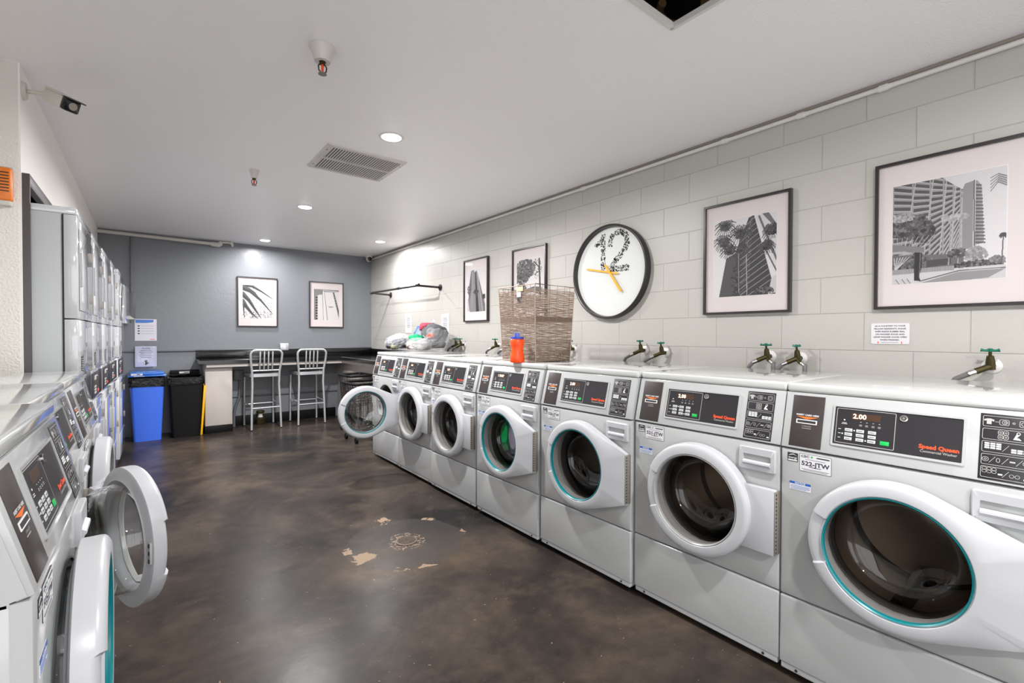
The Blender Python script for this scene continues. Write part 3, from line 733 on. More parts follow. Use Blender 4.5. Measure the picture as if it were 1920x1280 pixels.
#@@PART2@@
# ================================================================ PICTURES
class Canvas:
    """tiny raster for the monochrome prints; becomes vertex shades of a fine grid"""
    def __init__(s, w_, h_, bg=0.8):
        s.w, s.h = w_, h_; s.a = np.full((h_, w_), bg, dtype=float)
        s.X, s.Y = np.meshgrid((np.arange(w_)+.5)/w_, (np.arange(h_)+.5)/h_)      # y = 0 at the bottom
        s.rng = np.random.RandomState(3)
    def inside(s, pts):
        c = np.zeros(s.a.shape, bool); n = len(pts)
        for i in range(n):
            x1, y1 = pts[i]; x2, y2 = pts[(i+1) % n]
            if y1 == y2: continue
            cr = ((y1 > s.Y) != (y2 > s.Y)) & (s.X < (x2-x1)*(s.Y-y1)/(y2-y1)+x1); c ^= cr
        return c
    def poly(s, pts, v, mask=None):
        k = s.inside(pts)
        if mask is not None: k &= mask
        s.a[k] = v if np.isscalar(v) else v[k]; return k
    def line(s, p, q, wd, v, mask=None):
        d = np.array([q[0]-p[0], q[1]-p[1]]); L = max(1e-9, d@d)
        t_ = np.clip(((s.X-p[0])*d[0]+(s.Y-p[1])*d[1])/L, 0, 1)
        k = np.hypot(s.X-p[0]-t_*d[0], s.Y-p[1]-t_*d[1]) < wd/2
        if mask is not None: k &= mask
        s.a[k] = v
    def arc(s, pts, w0, w1, v):
        n = len(pts)-1
        for i in range(n): s.line(pts[i], pts[i+1], w0+(w1-w0)*i/n, v)
    def spots(s, cx, cy, rx, ry, n, rad, v0, v1, mask=None):
        for _ in range(n):
            a = s.rng.rand()*2*PI; q = math.sqrt(s.rng.rand()); x = cx+rx*q*math.cos(a); y = cy+ry*q*math.sin(a)
            k = np.hypot(s.X-x, (s.Y-y)*s.h/s.w) < rad*(0.5+s.rng.rand())
            if mask is not None: k &= mask
            s.a[k] = v0+(v1-v0)*s.rng.rand()
    def mesh(s, name, x0, x1, z0, z1, y, parent):
        nv = s.w*s.h; xs = x0+(x1-x0)*np.arange(s.w)/(s.w-1); zs = z0+(z1-z0)*np.arange(s.h)/(s.h-1)
        XX, ZZ = np.meshgrid(xs, zs); co = np.stack([XX.ravel(), np.full(nv, y), ZZ.ravel()], 1)
        i = np.arange(nv).reshape(s.h, s.w); q = np.stack([i[:-1, :-1].ravel(), i[:-1, 1:].ravel(), i[1:, 1:].ravel(), i[1:, :-1].ravel()], 1)
        me = bpy.data.meshes.new(name); me.from_pydata(co.tolist(), [], q.tolist())
        lin = np.clip(s.a*.9, 0, 1)**2.2; col = np.stack([lin*1.03, lin*.98, lin*1.0, np.ones_like(lin)], -1).reshape(-1, 4)
        at_ = me.color_attributes.new('shade', 'FLOAT_COLOR', 'POINT'); at_.data.foreach_set('color', col.astype(np.float32).ravel())
        me.materials.append(M['print']); o = bpy.data.objects.new(name, me); C.objects.link(o); o.parent = parent; return o
def palm(c, x, y0, y1, r_, v, tw=.012):
    c.line((x, y0), (x+.01, y1), tw, v+.08)
    for k in range(11):
        a = math.radians(-50+28*k); ex, ey = r_*math.cos(a), r_*math.sin(a)*.8
        c.arc([(x+.01, y1), (x+.01+ex*.5, y1+ey*.6+r_*.12), (x+.01+ex, y1+ey-r_*.1)], tw*1.5, tw*.5, v)

def art_tower_pool():
    c = Canvas(300, 300, .8); c.a = .80+.07*(1-c.Y)+.03*c.X
    # main slab in steep perspective
    slab = c.poly([(0, .27), (0, 1), (.47, 1), (.5, .965), (.60, .885), (.66, .84), (.66, .20), (0, .20)], .60)
    cols = [0.0, .19, .355, .475, .56, .625]
    tops = [1.06, 1.04, 1.02, .97, .91, .86]
    for i in range(6):
        x0 = cols[i]; x1 = cols[i+1] if i < 5 else .66
        for k in range(19):
            s0 = 1.25-k*.066-(x0*.36)*(1-k/24); s1 = 1.25-k*.066*(1-.18*x1)-(x1*.40)*(1-k/16)
            h_ = .034-.015*x0
            c.poly([(x0+.012, s0), (x1-.004, s1), (x1-.004, s1-h_), (x0+.012, s0-h_)], .33, slab)
            c.line((x0+.01, s0-h_-.006), (x1-.004, s1-h_-.005), .008, .72, slab)
    for x0, b in ((.19, -.09), (.355, -.055), (.475, -.03), (.56, -.02), (.625, -.01)): c.line((x0+.03, 1.0), (x0+b, .2), .011, .70, slab)
    # stair tower and balcony wing
    c.poly([(.66, .90), (.735, .915), (.735, .30), (.645, .28), (.645, .86)], .56); c.line((.738, .915), (.745, .30), .010, .35)
    c.poly([(.75, .915), (.765, .91), (.79, .87), (.80, .86), (.825, .33), (.75, .32)], .60)
    for k in range(18): z = .88-k*.031; c.poly([(.755, z), (.80+k*.0022, z-.014), (.80+k*.0022, z-.026), (.755, z-.02)], .38)
    # trees, hedges
    c.spots(.17, .56, .20, .115, 420, .016, .22, .5); c.spots(.30, .50, .10, .10, 220, .014, .2, .45); c.spots(.10, .67, .12, .04, 140, .012, .5, .75)
    for k in range(9): c.line((.02+k*.035, .36), (.0+k*.05, .46), .006, .7)
    c.poly([(0, .12), (.66, .12), (.66, .25), (0, .30)], .42); c.spots(.2, .2, .2, .07, 160, .012, .2, .5); c.poly([(.33, .15), (.55, .16), (.55, .22), (.33, .22)], .30)
    for k in range(6): c.line((.03, .14), (.02+k*.03, .27), .008, .78)
    for x in (.53, .61): c.line((x, .16), (x+.015, .58), .012, .62); c.spots(x+.01, .60, .07, .022, 70, .012, .55, .75)
    c.spots(.60, .26, .07, .04, 110, .012, .22, .5); c.spots(.76, .23, .09, .07, 180, .012, .5, .7); c.spots(.78, .14, .22, .03, 260, .011, .2, .55); c.spots(.93, .17, .06, .03, 80, .01, .4, .6)
    palm(c, .965, .12, .38, .03, .3, .01)
    for k in range(5): c.arc([(1.0, .90-k*.02), (.93, .935-k*.018), (.87, .91-k*.03)], .012, .004, .5)
    # pool deck, pergola, loungers
    c.poly([(0, 0), (1, 0), (1, .12), (0, .115)], .80); c.poly([(.27, 0), (.62, .085), (1, .085), (.86, .01), (.6, 0)], .58); c.poly([(0, .10), (.58, .105), (.58, .145), (0, .15)], .62)
    for k in range(24): c.line((k*.024, .105), (k*.024, .148), .003, .5)
    c.line((.27, .02), (.62, .095), .010, .35); c.line((.62, .095), (1, .092), .008, .4)
    c.poly([(0, .33), (.31, .30), (.31, .35), (0, .41)], .50); c.poly([(0, .31), (.2, .305), (.12, .33), (0, .335)], .68)
    c.poly([(.215, .03), (.22, .31), (.29, .30), (.285, .15), (.265, .07), (.28, .02)], .20); c.line((.265, .05), (.275, .30), .006, .5)
    for x in (.03, .09, .14): c.poly([(x, 0), (x+.045, 0), (x+.01, .05), (x-.02, .05)], .78); c.line((x+.045, 0), (x+.01, .05), .006, .3)
    return c
def art_tower_palms():
    c = Canvas(220, 280, .85)
    c.poly([(0, 0), (.12, 0), (.28, .55), (.1, .62), (0, .6)], .88)
    k1 = c.poly([(.10, 0), (.99, 0), (.92, .22), (.66, 1.0), (.58, .98), (.36, .55), (.22, .50)], .24)
    for i in range(15):
        z = -.06+i*.075; c.line((.45, z), (1.0-.02*i, z+.28-.008*i), .007, .62, k1)
    for i in range(19): z = -.02+i*.05; c.line((.42+.008*i, z), (.58+.004*i, z+.10), .005, .5, k1)
    c.line((.56, 0), (.545, .55), .010, .7, k1); c.line((.545, .55), (.62, .98), .008, .5, k1); c.line((.43, .05), (.42, .55), .010, .6, k1)
    c.poly([(.10, 0), (.24, .5), (.38, .52), (.36, 0)], .30, k1); c.spots(.36, .2, .06, .2, 90, .012, .1, .4, k1)
    c.poly([(.68, .98), (1, .3), (1, .75), (.9, .98)], .82); c.line((.74, .97), (1.0, .42), .03, .4); c.poly([(.78, 1), (.88, 1), (1.0, .84), (1, .78)], .42); c.line((.84, .55), (1.0, .28), .02, .35); c.poly([(.88, 0), (1, .02), (1, .24), (.93, .2)], .78)
    c.spots(.82, .05, .15, .04, 70, .014, .15, .5)
    for cx, cy, rr in ((.17, .72, .2), (.45, .80, .22), (.2, .92, .2), (.93, .78, .17), (.86, .6, .14), (.5, .60, .11), (.28, .60, .18)):
        for q in range(26):
            a = 2*PI*q/26; d = rr*(.7+.3*c.rng.rand()); c.arc([(cx, cy), (cx+d*.6*math.cos(a), cy+d*.45*math.sin(a)+.015), (cx+d*math.cos(a), cy+d*.62*math.sin(a)-.03)], .014, .006, .16+.2*c.rng.rand())
        c.spots(cx, cy-.02, rr*.45, rr*.22, 60, .014, .1, .35)
    return c
def art_twin_towers():
    c = Canvas(130, 200, .86)
    c.poly([(.06, .30), (.22, .97), (.36, .99), (.44, .92), (.60, 0), (.14, 0)], .52); c.poly([(.22, .97), (.06, .45), (.14, .3), (.25, .55)], .35); c.line((.30, .98), (.22, .1), .02, .62); c.line((.36, .98), (.30, .1), .03, .58)
    c.poly([(.44, .92), (.52, .97), (.60, .88), (1, .15), (1, 0), (.55, 0)], .48); c.poly([(.44, .92), (.50, .95), (.66, 0), (.50, 0)], .18)
    c.line((.58, .88), (.86, 0), .03, .70); c.line((.66, .7), (.97, .05), .012, .2); c.line((.52, .9), (.73, 0), .02, .62)
    c.spots(.1, .52, .12, .09, 70, .02, .25, .5); c.spots(.5, .46, .14, .05, 60, .025, .1, .35); c.line((.50, .45), (.53, 0), .02, .2); c.spots(.93, .34, .07, .06, 40, .022, .1, .3); c.line((.93, .3), (.95, 0), .02, .3)
    for k in range(6): c.line((.0, .02+k*.05), (.16, .08+k*.05), .012, .25)
    return c
def art_tree():
    c = Canvas(140, 180, .86); c.spots(.34, .80, .40, .20, 520, .022, .16, .5); c.spots(.2, .62, .3, .12, 200, .02, .14, .45)
    c.line((.95, .2), (.90, .95), .06, .15); c.line((.92, .78), (.7, .92), .03, .2); c.line((.92, .72), (.76, .68), .02, .2); c.spots(.8, .78, .2, .2, 90, .012, .2, .5)
    c.spots(.2, .36, .22, .16, 260, .02, .1, .4); c.line((.3, .5), (.28, .1), .025, .15); c.line((.46, .45), (.46, .1), .012, .25); c.poly([(.3, .32), (1, .30), (1, .4), (.7, .43), (.3, .38)], .36); c.poly([(0, 0), (1, 0), (1, .2), (0, .16)], .6); c.spots(.5, .16, .5, .07, 120, .02, .3, .6)
    return c
def art_leaves():
    c = Canvas(150, 180, .88)
    for x in (.3, .42, .55, .68, .8, .9):
        for k in range(15): c.line((x, .06+k*.06), (x+.07, .05+k*.06), .014, .45+.3*c.rng.rand())
    c.spots(.5, .12, .5, .12, 160, .012, .3, .8)
    for p, w_ in (([(.0, 1.0), (.3, .97), (.62, .82), (1.0, .60)], .13), ([(.0, .92), (.25, .82), (.6, .55), (1.0, .14)], .17), ([(.0, .72), (.2, .55), (.42, .25), (.6, .02)], .16), ([(.0, .50), (.12, .35), (.3, .15), (.5, .0)], .16), ([(.2, .9), (.4, .78), (.58, .58)], .05), ([(.03, .45), (.04, .2), (.06, 0)], .06)):
        q = []; n = len(p)-1
        for i in range(n):
            for t_ in range(6): q.append((p[i][0]+(p[i+1][0]-p[i][0])*t_/6, p[i][1]+(p[i+1][1]-p[i][1])*t_/6))
        q.append(p[-1]); c.arc(q, w_, .01, .33); c.arc([(a+.008, b-.03*(1-i/len(q))) for i, (a, b) in enumerate(q)], w_*.35, .004, .22)
    return c
def art_white_tower():
    c = Canvas(130, 170, .86); c.a[:] = .80; c.poly([(0, 0), (.12, 0), (.15, .8), (.32, .82), (.40, 1), (0, 1)], .52); c.poly([(0, .9), (1, .93), (1, 1), (0, 1)], .52)
    c.poly([(.16, 0), (.17, .8), (.33, .8), (.36, 0)], .86); c.poly([(.33, .0), (.34, .93), (.40, .95), (.50, 0)], .88); c.line((.34, .93), (.37, 0), .015, .3); c.line((.41, .95), (.53, 0), .02, .45)
    c.poly([(.42, .92), (.75, .92), (.98, 0), (.55, 0)], .86); c.poly([(.74, .92), (.80, .92), (1.0, .30), (1, .05)], .34); c.poly([(.82, .92), (1, .92), (1, .34)], .84); c.line((.36, .965), (1, .935), .02, .8); c.line((.18, .80), (.34, .82), .02, .85)
    for k in range(9): c.poly([(.07, .02+k*.085), (.15, .02+k*.085), (.15, .07+k*.085), (.07, .07+k*.085)], .18)
    for k in range(9): c.line((.77+k*.022, .86-k*.085), (.84+k*.017, .84-k*.085), .012, .6)
    c.line((.55, .44), (.78, .44), .014, .4); c.line((.60, .42), (.73, .42), .014, .4)
    return c

def picture(name_label, cat, W_, H_, loc, rz, art, pr_):
    """local: x across, z up, front faces -y, back on the wall at y = 0"""
    P = thing('framed_picture', name_label, cat, loc, rz, 'framed black and white photographs')
    f = .014; d = .03; hw, hh = W_/2, H_/2
    g = G().m('frame')
    o_ = [(-hw, -hh), (hw, -hh), (hw, hh), (-hw, hh)]; i_ = [(-hw+f, -hh+f), (hw-f, -hh+f), (hw-f, hh-f), (-hw+f, hh-f)]
    g.loft([[(p[0], 0, p[1]) for p in o_], [(p[0], -d, p[1]) for p in o_], [(p[0], -d, p[1]) for p in i_], [(p[0], -.012, p[1]) for p in i_]], smooth=False)
    g.build('frame', P)
    x0, x1, z0, z1 = pr_
    g = G().m('matboard'); g.box(-hw+.005, hw-.005, -.014, -.004, -hh+.005, hh-.005); g.m('trimwhite')
    a = [(x0, z0), (x1, z0), (x1, z1), (x0, z1)]; b_ = [(x0-.003, z0-.003), (x1+.003, z0-.003), (x1+.003, z1+.003), (x0-.003, z1+.003)]
    g.loft([[(p[0], -.0144, p[1]) for p in b_], [(p[0], -.0148, p[1]) for p in a]], smooth=False); g.build('mat_board', P)
    art().mesh('print', x0, x1, z0, z1, -.0152, P)
    g = G().m('pictureglass'); g.quad([(-hw+f, -.022, -hh+f), (hw-f, -.022, -hh+f), (hw-f, -.022, hh-f), (-hw+f, -.022, hh-f)]); g.build('glazing', P)
    return P
picture('wide framed photo of a balconied tower above a pool, right of the wall', 'picture', .72, .735, (XW, .385, 1.808), -PI/2, art_tower_pool, (-.289, .108+.0, -.245, .247))
picture('framed photo of a dark tower seen up through palms, right of the clock', 'picture', .541, .722, (XW, 1.414, 1.805), -PI/2, art_tower_palms, (-.205, .188, -.248, .248))
picture('framed photo of trees, partly hidden behind the woven basket', 'picture', .515, .72, (XW, 3.527, 1.815), -PI/2, art_tree, (-.19, .19, -.242, .245))
picture('narrow-looking framed photo of twin towers, left of the woven basket', 'picture', .495, .722, (XW, 4.470, 1.821), -PI/2, art_twin_towers, (-.18, .188, -.247, .242))
picture('framed photo of long spiky leaves, left one on the dark grey wall', 'picture', .525, .722, (1.276, YF, 1.781), 0, art_leaves, (-.195, .195, -.24, .243))
picture('framed photo of a blank white tower, right one on the dark grey wall', 'picture', .525, .722, (2.252, YF, 1.781), 0, art_white_tower, (-.195, .191, -.24, .243))

# ================================================================ CLOCK
CK = thing('wall_clock', 'large round black-rimmed wall clock with a speckled number 12 and amber hands', 'clock', (XW, 2.500, 1.820), -PI/2)
G().m('frame').lathe([(.345, -.002), (.381, -.002), (.383, -.05), (.379, -.056), (.371, -.058), (.364, -.054), (.360, -.03), (.358, -.018)], n=96, axis='y').build('rim', CK)
G().m('clockface').lathe([(.0005, -.018), (.36, -.018)], n=96, axis='y').build('face', CK)
g = G().m('seam'); rnd = random.Random(11)
def stroke(path, wd, n):
    seg = []; tot = 0
    for i in range(len(path)-1):
        L_ = math.dist(path[i], path[i+1]); seg.append((tot, L_, path[i], path[i+1])); tot += L_
    for _ in range(n):
        s_ = rnd.random()*tot
        for t0, L_, p, q in seg:
            if t0 <= s_ <= t0+L_:
                k = (s_-t0)/L_; d = ((q[0]-p[0])/L_, (q[1]-p[1])/L_); o_ = (rnd.random()-.5)*wd
                x, z = p[0]+d[0]*L_*k-d[1]*o_, p[1]+d[1]*L_*k+d[0]*o_
                big = rnd.random() < .10; a = rnd.uniform(.0022, .0055)*(2.0 if big else 1); b_ = rnd.uniform(.0015, .0045)*(1.7 if big else 1); th = rnd.choice((0, 0, 0, .5, -.7)) + rnd.uniform(-.1, .1)
                sh = rnd.choice((4, 4, 3, 6)); pts = [(x+a*math.cos(th+2*PI*j/sh+.785)-0*b_, z+b_*1.3*math.sin(th+2*PI*j/sh+.785)) for j in range(sh)]
                g.prism(pts, 'y', -.0189, -.0183); break
stroke([(-.072, .318), (-.072, .006)], .046, 230); stroke([(-.165, .232), (-.09, .262)], .035, 45); stroke([(-.09, .262), (-.075, .30)], .03, 25); stroke([(-.155, .235), (-.085, .24)], .012, 24)
stroke([(-.002, .208), (.002, .262), (.037, .300), (.09, .312), (.145, .297), (.17, .255), (.172, .205), (.135, .15), (.085, .11), (.045, .075), (.015, .035)], .046, 470)
stroke([(.0, .02), (.19, .02)], .048, 200)
g.build('number_twelve', CK)
g = G().m('hand'); hc = (.012, -.006)
def hand(p, q, wd, y):
    d = math.hypot(q[0]-p[0], q[1]-p[1]); n_ = (-(q[1]-p[1])/d*wd/2, (q[0]-p[0])/d*wd/2)
    G().m('hand').prism([(p[0]+n_[0], p[1]+n_[1]), (q[0]+n_[0], q[1]+n_[1]), (q[0]-n_[0], q[1]-n_[1]), (p[0]-n_[0], p[1]-n_[1])], 'y', y-.003, y).build('hand', CK)
hand((-.240, .046), (.092, -.022), .014, -.030); hand((.128, -.167), (-.036, .060), .019, -.036)
G().m('hand').cyl((hc[0], -.018, hc[1]), (hc[0], -.040, hc[1]), .006).build('hub', CK)
g.bm.free() if g.bm.is_valid else None

# ================================================================ SMALL THINGS ON THE WALLS
# courtesy sign
SG = thing('wall_sign', 'small white courtesy sign screwed to the block wall under the widest picture', 'sign', (XW, .683, 1.316), -PI/2)
G().m('label').prism(rbox_pts(-.078, .078, -.053, .053, .008), 'y', -.004, 0).build('plate', SG)
g = G().m('ink')
for i, s_ in enumerate(('AS A COURTESY TO YOUR', 'FELLOW RESIDENTS, PLEASE', 'WIPE INSIDE RUBBER SEAL', 'ON WASHER DOOR AND', 'LEAVE WASHER DOOR OPEN', 'WHEN FINISHED.')):
    g.text(s_, .0105, TR(0, -.0046, .036-i*.0142) @ STAND, 'CENTER', .0002, .98)
g.box(-.035, .035, -.0046, -.004, -.0455, -.0440); g.m('red').box(-.050, -.046, -.0046, -.004, -.050, -.040); g.box(.046, .050, -.0046, -.004, -.050, -.040)
g.build('sign_lettering', SG)
def paper(label, x, y, z, w_, h_, rz, head=None, holder=False, body='', arrow=False):
    P = thing('paper_notice', label, 'notice', (x, y, z), rz)
    g = G().m('paper').box(-w_/2, w_/2, -.0035, -.0015, -h_/2, h_/2); g.build('sheet', P)
    g = G()
    if head == 'blue':
        g.m('bluelid').prism([(-w_/2+.008, h_/2-.008), (w_/2-.03, h_/2-.008), (w_/2-.035, h_/2-.04), (0, h_/2-.05), (-w_/2+.008, h_/2-.05)], 'y', -.0042, -.0034); g.m('seam')
        for k in range(4): g.box(-w_/2+.03, -w_/2+.05, -.0042, -.0034, h_/2-.095-k*.033, h_/2-.082-k*.033)
        g.m('greyline')
        for k in range(4): g.box(-w_/2+.065, w_/2-.03, -.0042, -.0034, h_/2-.09-k*.033, h_/2-.086-k*.033)
        g.m('red').box(w_/2-.07, w_/2-.02, -.0042, -.0034, -h_/2+.015, -h_/2+.022)
    else:
        g.m('ink'); 
        if body: g.text(body, .022, TR(0, -.0044, h_/2-.035) @ STAND, 'CENTER', .0003)
        for k in range(7):
            if arrow and k > 4: break
            g.box(-w_/2*(.62 if k % 2 else .5), w_/2*(.62 if k % 2 else .5), -.0042, -.0034, h_/2-.06-k*.022, h_/2-.054-k*.022)
        if arrow: g.m('seam').box(-.014, .014, -.0042, -.0034, -h_/2+.05, -h_/2+.085); g.prism([(-.034, -h_/2+.052), (.034, -h_/2+.052), (0, -h_/2+.02)], 'y', -.0042, -.0034)
    g.build('notice_print', P)
    if holder:
        g = G().m('acrylic'); g.box(-w_/2-.008, w_/2+.008, -.009, -.006, -h_/2-.01, h_/2+.008, .001); g.box(-w_/2-.008, w_/2+.008, -.0015, 0, -h_/2-.03, h_/2+.008, .0005); g.box(-w_/2-.008, w_/2+.008, -.05, 0, -h_/2-.035, -h_/2-.028, .001); g.build('acrylic_holder', P)
    return P
paper('printed notice with a blue header taped on the dark wall above the blue bin', -.016, YF, 1.362, .224, .28, 0, 'blue')
paper('notice with a black down arrow in a clear holder above the blue bin', -.016, YF-.026, 1.02, .222, .265, 0, None, True, 'Recycling', True)
paper('white paper notice taped on the block wall left of the large laundry bag', XW, 6.245, 1.47, .2, .27, -PI/2)
paper('pale paper notice taped on the block wall right of the large laundry bag', XW, 5.19, 1.43, .19, .29, -PI/2)

# ceiling vent
VN = thing('ceiling_vent', 'white louvred air vent in the ceiling beside the nearest round light', 'vent', (1.268, 3.548, ZC))
hw, hh = .288, .270
g = G().m('ventwhite'); o_ = [(-hw, -hh), (hw, -hh), (hw, hh), (-hw, hh)]; i_ = [(-hw+.035, -hh+.035), (hw-.035, -hh+.035), (hw-.035, hh-.035), (-hw+.035, hh-.035)]
g.loft([[(p[0], p[1], 0) for p in o_], [(p[0]*.99, p[1]*.99, -.010) for p in o_], [(p[0], p[1], -.012) for p in i_], [(p[0], p[1], -.001) for p in i_]], smooth=False)
g.box(-hw+.035, hw-.035, -.009, .009, -.012, -.001)
for sx in (-1, 1):
    for sy in (-1, 1): g.m('seam').cyl((sx*(hw-.017), sy*(hh-.1), -.0125), (sx*(hw-.017), sy*(hh-.1), -.010), .004, 8)
g.build('frame', VN)
G().m('dark').box(-hw+.03, hw-.03, -hh+.03, hh-.03, -.0015, 0).build('duct', VN)
g = G().m('ventwhite'); n_ = 27
for i in range(n_):
    x = -hw+.043+(2*hw-.086)*i/(n_-1); tl = -.62 if x < .0 else -.62+1.24*min(1, (x+.0)/.12)
    for y0, y1 in ((-hh+.036, -.010), (.010, hh-.036)):
        T = TR(x, 0, -.0065) @ Matrix.Rotation(.75, 4, 'Y'); g.box(-.0048, .0048, y0, y1, -.0005, .0005, T=T)
o = g.build('louvre', VN)
# sprinkler heads
def sprinkler(lab, x, y, big):
    P = thing('fire_sprinkler', lab, 'sprinkler', (x, y, ZC), 0, 'ceiling sprinklers')
    k = 1.0 if big else .62
    G().m('ventwhite').lathe([(.0565*k, 0), (.058*k, -.004), (.048*k, -.022), (.038*k, -.05), (.034*k, -.066), (.015, -.066)], n=36).build('escutcheon', P)
    z0 = -.066
    g = G().m('brass'); g.cyl((0, 0, z0+.01), (0, 0, z0-.012), .012, 8)
    for s_ in (-1, 1): g.tube([(s_*.011, 0, z0-.01), (s_*.018, 0, z0-.022), (s_*.016, 0, z0-.040), (s_*.004, 0, z0-.050)], .003, 6)
    g.m('hinge').lathe([(.0005, z0-.052), (.017, z0-.051), (.019, z0-.055), (.0005, z0-.056)], n=16); g.build('frame', P)
    G().m('red').cyl((0, 0, z0-.012), (0, 0, z0-.046), .0055, 10).build('glass_bulb', P)
sprinkler('larger ceiling sprinkler in a white cone nearest the camera, red bulb', .635, 2.215, True)
sprinkler('smaller ceiling sprinkler left of the vent, further from the camera', .675, 4.19, False)
# access hole: trim, cavity and joist above
g = G().m('dark'); g.box(HX0-.3, HX1+.5, HY0-.3, HY1+.5, ZC+.5, ZC+.52)
for a in ((HX0-.32, HX0-.3, HY0-.3, HY1+.5), (HX1+.5, HX1+.52, HY0-.3, HY1+.5), (HX0-.3, HX1+.5, HY0-.32, HY0-.3), (HX0-.3, HX1+.5, HY1+.5, HY1+.52)): g.box(a[0], a[1], a[2], a[3], ZC+.017, ZC+.52)
struct(g.build('ceiling_cavity'))
g = G().m('trimwhite'); e = .012
g.box(HX0-e, HX0+.004, HY0-e, HY1+e, ZC-.004, ZC+.02); g.box(HX1-.004, HX1+e, HY0-e, HY1+e, ZC-.004, ZC+.02); g.box(HX0, HX1, HY1-.004, HY1+e, ZC-.004, ZC+.02); g.box(HX0, HX1, HY0-e, HY0+.004, ZC-.004, ZC+.02)
o = g.build('trim_2'); struct(o)
tag(G().m('wood').tube([(2.08+.13*math.cos(a), 1.30+.10*math.sin(a), 2.90) for a in [-.6+i*.2 for i in range(18)]], .02, 14).build('flexible_duct'), 'tan curved duct seen inside the open ceiling hole', 'duct')
tag(G().m('wood').box(2.15, 2.18, .45, 1.25, 2.82, 2.95).build('ceiling_joist'), 'wooden joist inside the open hole in the ceiling', 'beam')

# conduit along the top of the block wall
g = G().m('trimwhite'); g.cyl((XW-.016, -1.2, 2.571), (XW-.016, YF, 2.571), .0115, 12)
cd = g.build('conduit'); tag(cd, 'thin white pipe along the top of the white block wall', 'pipe')
for y in (.72, 1.10, 1.55, 2.8, 4.6):
    G().m('trimwhite').tube([(XW-.016, y-.035, 2.571), (XW-.016, y-.02, 2.571), (XW-.016, y-.018, 2.571), (XW-.016, y+.018, 2.571), (XW-.016, y+.02, 2.571), (XW-.016, y+.035, 2.571)], [.0125, .0145, .017, .017, .0145, .0125], 12).build('coupling', cd)
struct(G().m('hinge').box(XW-.006, XW, -1.2, YF, ZC-.016, ZC-.0005).build('trim_3'))

# far wall plumbing
g = G().m('pipewhite'); g.cyl((-.476, YF-.05, 2.572), (.76, YF-.05, 2.555), .022, 16)
fp = g.build('sprinkler_pipe'); tag(fp, 'thick white pipe running under the ceiling on the dark grey wall', 'pipe')
G().m('pipewhite').tube([(.70, YF-.045, 2.555), (.79, YF-.045, 2.553), (.805, YF-.045, 2.565), (.81, YF-.045, 2.60)], [.030, .034, .034, .028], 14).build('elbow', fp)
g = G().m('pipewhite'); g.tube([(.80, YF-.05, 2.585), (.88, YF-.09, 2.588), (.93, YF-.09, 2.585)], .015, 10); g.tube([(.925, YF-.09, 2.595), (.945, YF-.09, 2.575), (.95, YF-.09, 2.54)], [.024, .02, .012], 10); g.build('drop_fitting', fp)
EC = thing('electrical_conduit', 'grey conduit dropping down the dark wall to a painted box near the dryers', 'conduit', (-.16, YF, 1.5))
G().m('pipegrey').tube([(.13, -.014, 1.07), (.05, -.014, 1.068), (.015, -.014, 1.055), (0, -.014, 1.02), (0, -.014, .34)], .010, 10).build('pipe', EC)
G().m('pipegrey').box(-.045, .04, -.06, 0, .02, .34, .004).build('junction_box', EC)
hc_ = G().m('pipegrey').tube([(-.44, YF-.012, 1.083), (.5, YF-.012, 1.083), (.53, YF-.012, 1.092), (XW-.01, YF-.012, 1.094)], .011, 10).build('surface_conduit'); tag(hc_, 'thin horizontal conduit along the top of the counter backsplash on the dark wall', 'conduit')
OB = thing('power_outlet', 'metal outlet box on the dark wall above the counter, between the stools', 'outlet', (1.625, YF, 1.122))
G().m('alu').box(-.058, .058, -.045, 0, -.052, .052, .005).build('box', OB); g = G().m('label').box(-.018, .018, -.047, -.045, -.038, .038, .001); g.m('seam')
for z in (-.018, .018): g.box(-.007, -.004, -.0475, -.046, z-.006, z+.006); g.box(.004, .007, -.0475, -.046, z-.006, z+.006)
g.build('receptacle', OB)
tag(G().m('pipegrey').cyl((.92, YF-.012, .418), (2.412, YF-.012, .408), .012, 10).build('surface_conduit'), 'lower horizontal conduit on the dark wall under the counter', 'conduit')
UB = thing('conduit_run', 'grey box with a bent conduit falling to the floor under the counter', 'conduit', (.98, YF, 0))
G().m('pipegrey').box(-.02, .10, -.07, 0, .655, .80, .004).build('junction_box', UB)
G().m('pipegrey').tube([(.055, -.04, .66), (.055, -.04, .50), (.045, -.04, .40), (.0, -.05, .28), (-.02, -.06, .18), (-.02, -.06, .0)], [.016, .016, .017, .018, .018, .018], 10).build('bent_conduit', UB)

# dome camera in the far corner, bullet camera on the left
DC = thing('dome_camera', 'small white dome camera in the far right ceiling corner', 'security camera', (2.90, 7.56, ZC))
G().m('camwhite').lathe([(.06, 0), (.062, -.02), (.056, -.03)], n=28, cap1=True).build('base', DC)
g = G().m('camwhite'); g.lathe([(.0005, -.05), (.03, -.046), (.043, -.03), (.045, 0), (.03, .03)], (-.01, -.01, -.055), n=24, cap0=True, axis='y'); g.build('ball', DC)
G().m('camlens').lathe([(.0005, -.066), (.02, -.064), (.034, -.055)], (-.01, -.01, -.055), n=24, axis='y', cap0=True).build('lens', DC)
BC = thing('bullet_camera', 'pale bullet security camera on a bracket high at the left wall corner', 'security camera', (XL, 3.30, 2.50))
g = G().m('camwhite'); g.lathe([(.0005, .018), (.038, .016), (.045, .0)], n=20, axis='x', cap0=True); g.tube([(.01, 0, 0), (.05, -.03, -.005), (.09, -.05, -.01), (.12, -.09, -.03)], .011, 8); g.build('bracket', BC)
g = G(TR(.135, -.12, -.045) @ Matrix.Rotation(math.radians(-52), 4, 'Z') @ Matrix.Rotation(math.radians(26), 4, 'Y'))
